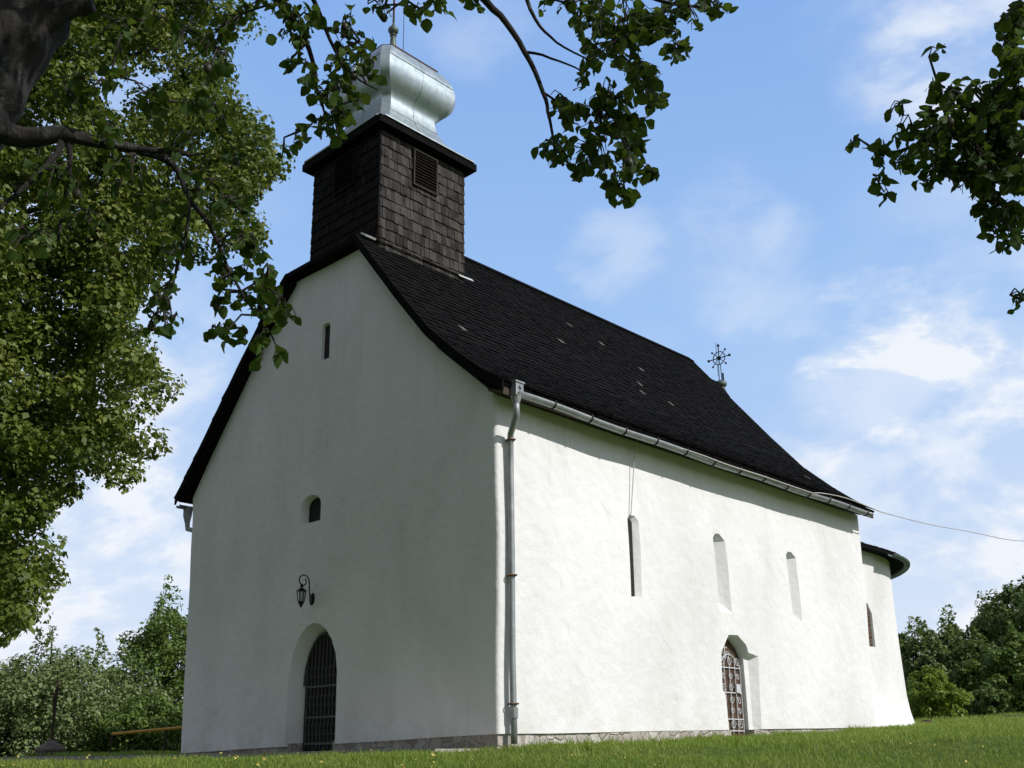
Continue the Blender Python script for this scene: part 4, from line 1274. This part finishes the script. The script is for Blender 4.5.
blobs = [
    # hanging branch, top middle
    (590, 12, 26, 40), (625, 18, 30, 55), (660, 22, 26, 42), (690, 8, 26, 34), (716, 8, 14, 14), (622, 48, 26, 42), (592, 58, 18, 22), (582, 76, 12, 12), (645, 88, 24, 40), (676, 45, 16, 16), (678, 58, 8, 5),
    (612, 98, 24, 36), (572, 112, 24, 36), (602, 124, 28, 46), (634, 128, 22, 34), (560, 150, 20, 26), (597, 158, 26, 42), (632, 160, 20, 30), (652, 172, 12, 12), (616, 186, 18, 24), (626, 196, 7, 6), (582, 176, 10, 8), (545, 152, 9, 6), (658, 100, 12, 12), (640, 70, 20, 26), (556, 98, 8, 5), (640, 30, 20, 30), (606, 30, 22, 30),
    # leaves along the top edge
    (368, 4, 4, 2), (384, 10, 8, 6), (416, 8, 7, 6), (428, 15, 7, 5), (440, 4, 8, 6), (464, 3, 7, 4), (478, 2, 8, 5), (570, 2, 20, 16), (545, 5, 8, 4),
    # sprays over the dome
    (274, 12, 14, 12), (296, 16, 18, 16), (320, 20, 16, 14), (300, 40, 14, 12), (286, 34, 8, 6), (332, 60, 10, 7), (290, 60, 8, 5), (310, 78, 10, 8), (306, 65, 8, 5), (350, 38, 14, 12), (366, 48, 14, 13), (372, 66, 10, 8), (346, 60, 16, 14), (326, 96, 14, 14), (338, 82, 14, 12), (322, 122, 14, 16), (340, 112, 16, 20), (334, 134, 9, 8), (303, 134, 7, 5), (296, 140, 5, 3), (358, 100, 10, 8), (352, 84, 12, 10), (344, 18, 10, 6),
    # left side, in front of the lime
    (245, 8, 16, 12), (225, 26, 18, 14), (205, 42, 20, 18), (232, 62, 12, 9), (212, 70, 12, 10), (182, 30, 22, 16), (150, 16, 22, 14), (120, 30, 24, 14), (110, 80, 26, 16), (70, 96, 26, 20), (150, 100, 26, 20), (196, 108, 22, 20), (222, 120, 16, 12), (236, 150, 14, 9), (180, 140, 24, 22), (130, 168, 28, 20), (60, 180, 30, 22), (90, 225, 30, 20), (30, 235, 28, 18), (150, 205, 24, 18), (200, 190, 22, 18), (226, 198, 18, 14), (245, 215, 14, 10), (282, 158, 6, 3),
    (180, 222, 14, 10), (188, 248, 12, 9), (160, 250, 16, 10), (172, 285, 10, 7), (160, 300, 12, 9), (154, 316, 9, 7), (172, 318, 7, 4), (166, 328, 5, 3), (148, 326, 4, 2),
    (225, 248, 14, 12), (242, 236, 12, 9), (256, 250, 10, 7), (264, 254, 6, 4), (226, 276, 12, 10), (246, 272, 12, 10), (268, 274, 12, 12), (222, 300, 9, 6), (216, 280, 5, 3), (246, 302, 14, 14), (262, 296, 12, 12), (280, 296, 14, 12), (288, 312, 10, 8), (264, 318, 14, 14), (226, 332, 11, 9), (212, 334, 7, 5), (240, 338, 7, 5), (262, 340, 8, 7), (278, 350, 7, 4), (262, 356, 5, 4), (110, 130, 24, 14), (40, 160, 24, 14), (20, 60, 0, 0),
]
blobs = [b for b in blobs if b[3]]
near_tree(ft, spec, blobs, True, shade_clumps((5.8, -8.6, 5.8), (3.6, 3.2, 2.2), 70, 130, 11)+shade_clumps((8.6, -8.4, 5.9), (2.6, 2.4, 1.6), 60, 140, 12), 5, 1.4, .068, 4.45, P_[30:])  # second clump set: unseen leaves added to shade the trunk and branches

# second fruit tree, standing off to the right; only the tips of its branches come in
tb = Vector((11.5, -4.9, 0)); tb.z = Gz(tb.x, tb.y)
f2 = empty('fruit_tree', tb, 'dark shaded fruit tree whose leafy bough reaches in at the top right', 'tree')
mb = MB(); top2 = at(1190, 90, 4.6)
mb.tube([tb-Vector((0, 0, .3)), tb+Vector((0, 0, .4)), tb+Vector((.05, 0, 1.6)), tb+Vector((-.1, -.1, 2.8)), tb+Vector((.1, .1, 4.2)), tb+Vector((.2, 0, 5.6))], [.26, .2, .17, .14, .09, .03], 12)
f2t = tb+Vector((-.1, -.1, 2.8)); LIMB = bez(f2t, at(1060, 40, 4.5), (.05, .0, .04), 12); LIMB = [p+noise.noise_vector(p*2.1)*.06*(0 < i < 12) for i, p in enumerate(LIMB)]; mb.tube(LIMB, np.linspace(.062, .033, 13), 8)
mb.build('trunk', M['bark'], f2, True)
spec = [[(1060, 40, 4.5, .034), (1030, 68, 4.5, .022), (1000, 88, 4.5, .016), (965, 118, 4.5, .011), (930, 140, 4.5, .007), (895, 152, 4.5, .004), (862, 148, 4.5, .002)],
        [(1060, 40, 4.5, .03), (1040, 120, 4.5, .018), (1010, 170, 4.5, .01), (990, 215, 4.5, .006)],
        [(1040, 120, 4.5, .014), (1060, 220, 4.5, .01), (1035, 285, 4.5, .005), (1022, 300, 4.5, .003)],
        [(1060, 40, 4.5, .02), (1030, 15, 4.5, .012), (1012, 25, 4.5, .006)]]
blobs = [(1012, 22, 16, 22), (1010, 40, 14, 18), (1018, 8, 10, 8), (1015, 60, 16, 24), (995, 92, 14, 14), (950, 92, 14, 14), (935, 84, 7, 5), (938, 50, 5, 3), (960, 108, 18, 24), (985, 118, 22, 40), (1012, 110, 20, 34), (930, 118, 14, 16), (944, 134, 20, 32), (970, 145, 24, 46), (1000, 150, 26, 56), (918, 150, 16, 20), (912, 132, 9, 7), (900, 128, 6, 3), (905, 160, 12, 11), (884, 148, 8, 5), (872, 152, 7, 4), (850, 145, 7, 3), (880, 166, 6, 3), (878, 182, 8, 5), (884, 192, 5, 3), (940, 168, 16, 22), (925, 180, 10, 9), (965, 176, 18, 28), (990, 185, 22, 42), (1014, 180, 20, 40), (985, 210, 12, 14), (1005, 215, 18, 30), (1016, 236, 10, 12), (995, 234, 7, 6), (1008, 246, 6, 4), (1018, 90, 12, 14), (978, 90, 8, 6), (1020, 298, 5, 4), (1016, 306, 3, 2), (985, 160, 22, 40), (1005, 130, 22, 40), (890, 110, 5, 3)]
near_tree(f2, spec, blobs, False, shade_clumps((11.4, -5.2, 4.6), (2.6, 2.4, 1.9), 60, 110, 21)+[(p+Vector((.02*k, .0, .16*(k % 3-1))), .26, 60) for k, p in enumerate(LIMB) if to_px(p) is None or to_px(p)[0] > 1110 or to_px(p)[1] < -90], 9, 1.9, .066, 4.5, LIMB[:9]+[f2t, f2t+Vector((.2, .2, 1.4)), f2t+Vector((.3, .1, 2.6))])


# --- background trees and bushes
def bg_tree(name, label, cat, group, px, top, hw, D, m, size, n, seed, base_py=None, spiky=0, trunk_r=.14, per=140):
    global rng
    random.seed(seed)
    t = at(px, top, D); w = hw*(t-CAM).length/F; x, y = t.x, t.y; z0 = Gz(x, y); h = t.z-z0
    root = empty(name, (x, y, z0), label, cat, group); cl_ = []
    for i in range(n):
        d = unit(rng.normal(size=3)); r = random.random()**.33
        zz = .52+.46*d[2]*r; wd = w*(.55+.55*math.sin(math.pi*min(1, .12+zz*.88)))
        lump = 1+.5*noise.noise(Vector((d[0]*1.7+seed, d[1]*1.7, d[2]*1.7)))
        q = Vector((x+d[0]*wd*r*lump, y+d[1]*wd*r*lump, z0+h*min(.97, max(.05, zz))))
        cl_.append((q, random.uniform(.16, .27)*w*(1.1 if r < .7 else .8), per))
    for i in range(n//4):
        a = random.uniform(0, 6.28); r = random.random()**.5*w*.95
        cl_.append((Vector((x+r*math.cos(a), y+r*math.sin(a), z0+h*random.uniform(.02, .22))), random.uniform(.15, .24)*w, per))
    for i in range(spiky):
        a = random.uniform(0, 6.28); rr = random.random()*w*.8; hh = h*random.uniform(.82, 1.2)
        for k in range(5):
            cl_.append((Vector((x+rr*math.cos(a)*(1+.05*k), y+rr*math.sin(a)*(1+.05*k), z0+hh-(k*.06)*h)), .045*h*(1+.4*k)*.6, 14+6*k))
    crown_mesh('crown', m, root, cl_, size, 'far', .5, .8, .2)
    b_ = MB(); b_.tube([Vector((x, y, z0-.3)), Vector((x, y, z0+h*.3)), Vector((x+.1, y, z0+h*.6)), Vector((x, y+.1, z0+h*.9))], [trunk_r, trunk_r*.8, trunk_r*.5, .02], 8)
    for k in range(12):
        c_ = random.choice(cl_)[0]; b_.tube(bez((x, y, z0+h*random.uniform(.15, .5)), c_, (0, 0, .1*h*.3), 4), np.linspace(trunk_r*.45, .012, 5), 5)
    b_.build('trunk', M['bark'], root, True); return root


GL = 'trees behind the left church corner'; GR = 'trees at the field edge on the right'
bg_tree('apple_tree', 'broad grey-green bushy tree behind the wayside cross', 'tree', GL, 56, 652, 88, 33, M['bush'], .11, 190, 31, spiky=16)
bg_tree('apple_tree', 'grey-green bushy tree cut by the left frame edge behind the kerb', 'tree', GL, -45, 650, 70, 34, M['bush'], .11, 120, 32, spiky=8)
bg_tree('ash_tree', 'taller loose green tree half hidden behind the left church corner', 'tree', GL, 176, 606, 56, 37, M['tree2'], .12, 170, 33, spiky=12)
bg_tree('bush', 'low leafy green bush under the yellow pipe', 'bush', GL, 150, 700, 48, 31, M['tree2'], .10, 110, 34, spiky=3)
bg_tree('bush', 'dark green bush between the grey-green trees and the church corner', 'bush', GL, 116, 690, 44, 36, M['bush'], .11, 120, 44, spiky=7)
bg_tree('maple_tree', 'tall dark round tree rising at the right frame edge', 'tree', GR, 1024, 578, 52, 50, M['far'], .16, 150, 35, spiky=3)
bg_tree('maple_tree', 'rounded dark green tree between the tallest tree and the feathery ones', 'tree', GR, 985, 612, 44, 52, M['far'], .15, 120, 36, spiky=2)
bg_tree('plum_tree', 'feathery blue-green tree with upright shoots next to the apse', 'tree', GR, 922, 630, 26, 44, M['bush'], .15, 80, 37, spiky=7)
bg_tree('plum_tree', 'small dark tree with pointed top between the feathery tree and the rounded one', 'tree', GR, 950, 624, 26, 47, M['far'], .16, 80, 38, spiky=4)
bg_tree('walnut_tree', 'slim green tree hugging the far side of the apse wall', 'tree', GR, 896, 622, 22, 45, M['tree2'], .16, 80, 39)
bg_tree('bush', 'bright yellow-green bush right beside the apse foot', 'bush', GR, 930, 668, 27, 36, M['bright'], .10, 80, 40, spiky=2)
bg_tree('bush', 'dark olive thicket tree in front of the rounded tree', 'bush', GR, 972, 640, 36, 44, M['far'], .15, 100, 41, spiky=3)
bg_tree('apple_tree', 'leafy apple tree with open limbs low at the right frame edge', 'tree', GR, 1012, 634, 34, 41, M['tree2'], .13, 90, 42, spiky=3)
bg_tree('bush', 'small dark upright bush at the grass edge among the right trees', 'bush', GR, 986, 684, 14, 38, M['far'], .10, 50, 43)
bg_tree('maple_tree', 'big dark tree beyond the right frame edge', 'tree', GR, 1085, 560, 60, 48, M['far'], .20, 120, 45)

# ------------------------------------------------------------------ grass
def wedge(n, d0, d1, a0=-34, a1=33, p=1.0):
    a = np.radians(rng.uniform(a0, a1, n)); u = rng.random(n)
    D = (d0**(-p)+(d1**(-p)-d0**(-p))*u)**(-1/p)
    yaw = R(YAW); dx = -np.sin(yaw-a); dy = np.cos(yaw-a)
    return CAM.x+dx*D, CAM.y+dy*D, D


def outside(x, y):
    nave = (x > -8.6) & (x < .06) & (y > -.02) & (y < 11.6)
    ap = np.hypot(x-C0, y-AY) < AR+.3
    pave = (x < .22) & (y > -1.30) & (y < 0)
    return ~(nave | ap | pave)


def blades(x, y, h, w, lean=.95):
    N = len(x); z = G(x, y)-.012; a = rng.uniform(0, 2*np.pi, N); b = rng.uniform(0, 2*np.pi, N)
    s = np.stack([np.cos(a), np.sin(a), 0*a], -1)*(w/2)[:, None]; l = np.stack([np.cos(b), np.sin(b), 0*b], -1)*(h*lean*rng.random(N))[:, None]
    p = np.stack([x, y, z], -1); up = np.stack([0*h, 0*h, h], -1)
    return np.stack([p-s, p+s, p+s*.7+l*.35+up*.6, p-s*.7+l*.35+up*.6, p+l+up], 1)


V, Rn = [], []
x, y, D = wedge(230000, 7.5, 24, p=.9); k = outside(x, y); x, y, D = x[k], y[k], D[k]
pt = np.sin(x*2.1+np.sin(y*1.4)*2)*np.sin(y*1.9-x*.7)
h = rng.uniform(.025, .075, len(x))*(1+.35*pt)*(1+.5*(rng.random(len(x)) > .97)); V.append(blades(x, y, h, rng.uniform(.004, .009, len(x))*(.8+D/22)))
Rn.append(np.clip(rng.beta(2, 2.2, len(x))*.95+.12*pt, 0, 1))
x, y, D = wedge(120000, 22, 62, p=.8); k = outside(x, y) & (x > -16); x, y, D = x[k], y[k], D[k]
h = rng.uniform(.05, .12, len(x))*(1+.6*(D > 33)*rng.random(len(x))); V.append(blades(x, y, h, rng.uniform(.012, .03, len(x)))); Rn.append(rng.beta(2.4, 2, len(x)))
# taller tufts along the plinth and kerb
N = 5200; t = rng.random(N); x = np.where(t < .55, .10+rng.random(N)**2*.5, .25+rng.random(N)*.5); y = rng.uniform(-.6, 11.6, N); k = outside(x, y)
V.append(blades(x[k], y[k], rng.uniform(.03, .11, k.sum()), rng.uniform(.006, .012, k.sum()), .6)); Rn.append(rng.beta(2, 2, k.sum()))
N = 9000; x = rng.uniform(-24, .7, N); y = -1.33-rng.random(N)**2*.7
V.append(blades(x, y, rng.uniform(.02, .055, N)*(1+.8*(rng.random(N) > .95)), rng.uniform(.007, .014, N), .6)); Rn.append(rng.beta(2.2, 2, N))
# weeds: loose tall tufts, thicker against the walls and out in the field
for n_t, xs, ys, hh in ((90, (.12, .5), (.2, 11.4), .16), (60, (-20, .4), (-1.7, -1.34), .12), (260, (-6, 9), (-4, 34), .18)):
    cx_ = rng.uniform(*xs, n_t); cy2 = rng.uniform(*ys, n_t); kk = outside(cx_, cy2); cx_, cy2 = cx_[kk], cy2[kk]
    for a_, b_ in zip(cx_, cy2):
        m_ = rng.integers(8, 26); x = a_+rng.normal(size=m_)*.05; y = b_+rng.normal(size=m_)*.05; kk = outside(x, y); x, y = x[kk], y[kk]
        if len(x): V.append(blades(x, y, hh*rng.uniform(.35, 1.0, len(x))*rng.uniform(.6, 1.1), rng.uniform(.008, .02, len(x)), .8)); Rn.append(np.clip(rng.beta(2, 2, len(x))*.7+rng.random()*.35, 0, 1))
V = np.concatenate(V); Rn = np.concatenate(Rn)
me = bpy.data.meshes.new('grass')
me = np_mesh('grass', np.concatenate([V[:, :4], V[:, 2:3], V[:, 3:4], V[:, 4:5], V[:, 4:5]], 1)[:, :8], [(0, 1, 2, 3), (5, 4, 6, 7)], 8, Rn) if False else np_mesh('grass', V, [(0, 1, 2), (0, 2, 3), (3, 2, 4)], 5, Rn)
tag(link('grass', me, M['grass']), kind='stuff')

# fallen yellow leaves, mostly on the left, and white clover heads
x, y, D = wedge(420, 9.5, 17, -34, -4, .6); k = outside(x, y); x, y = x[k], y[k]
pos = np.stack([x, y, G(x, y)+rng.uniform(.03, .075, len(x))], -1); nr = rng.normal(size=(len(x), 3))*.5+np.array([0, 0, 1.0])
v, f, nv = leaves(pos, nr, rng.uniform(.02, .05, len(x)), 'far', 0, .8)
tag(link('fallen_leaves', np_mesh('fallen_leaves', v, f, nv, rng.random(len(x))), M['fallen']), 'yellow fallen leaves scattered in the grass', 'leaves', kind='stuff')
x, y, D = wedge(520, 10, 45, -30, 33, .7); k = outside(x, y) & (np.sin(x*1.3+np.sin(y*.8)*2) > -.1); x, y, D = x[k], y[k], D[k]
pos = np.stack([x, y, G(x, y)+rng.uniform(.05, .10, len(x))], -1); nr = rng.normal(size=(len(x), 3))*.4+np.array([.3, -.3, 1.0])
v, f, nv = leaves(pos, nr, rng.uniform(.014, .028, len(x)), 'far', 0, .9)
tag(link('wild_flowers', np_mesh('wild_flowers', v, f, nv, rng.random(len(x))), M['flower']), 'tiny yellow wild flowers in the grass', 'flowers', kind='stuff')
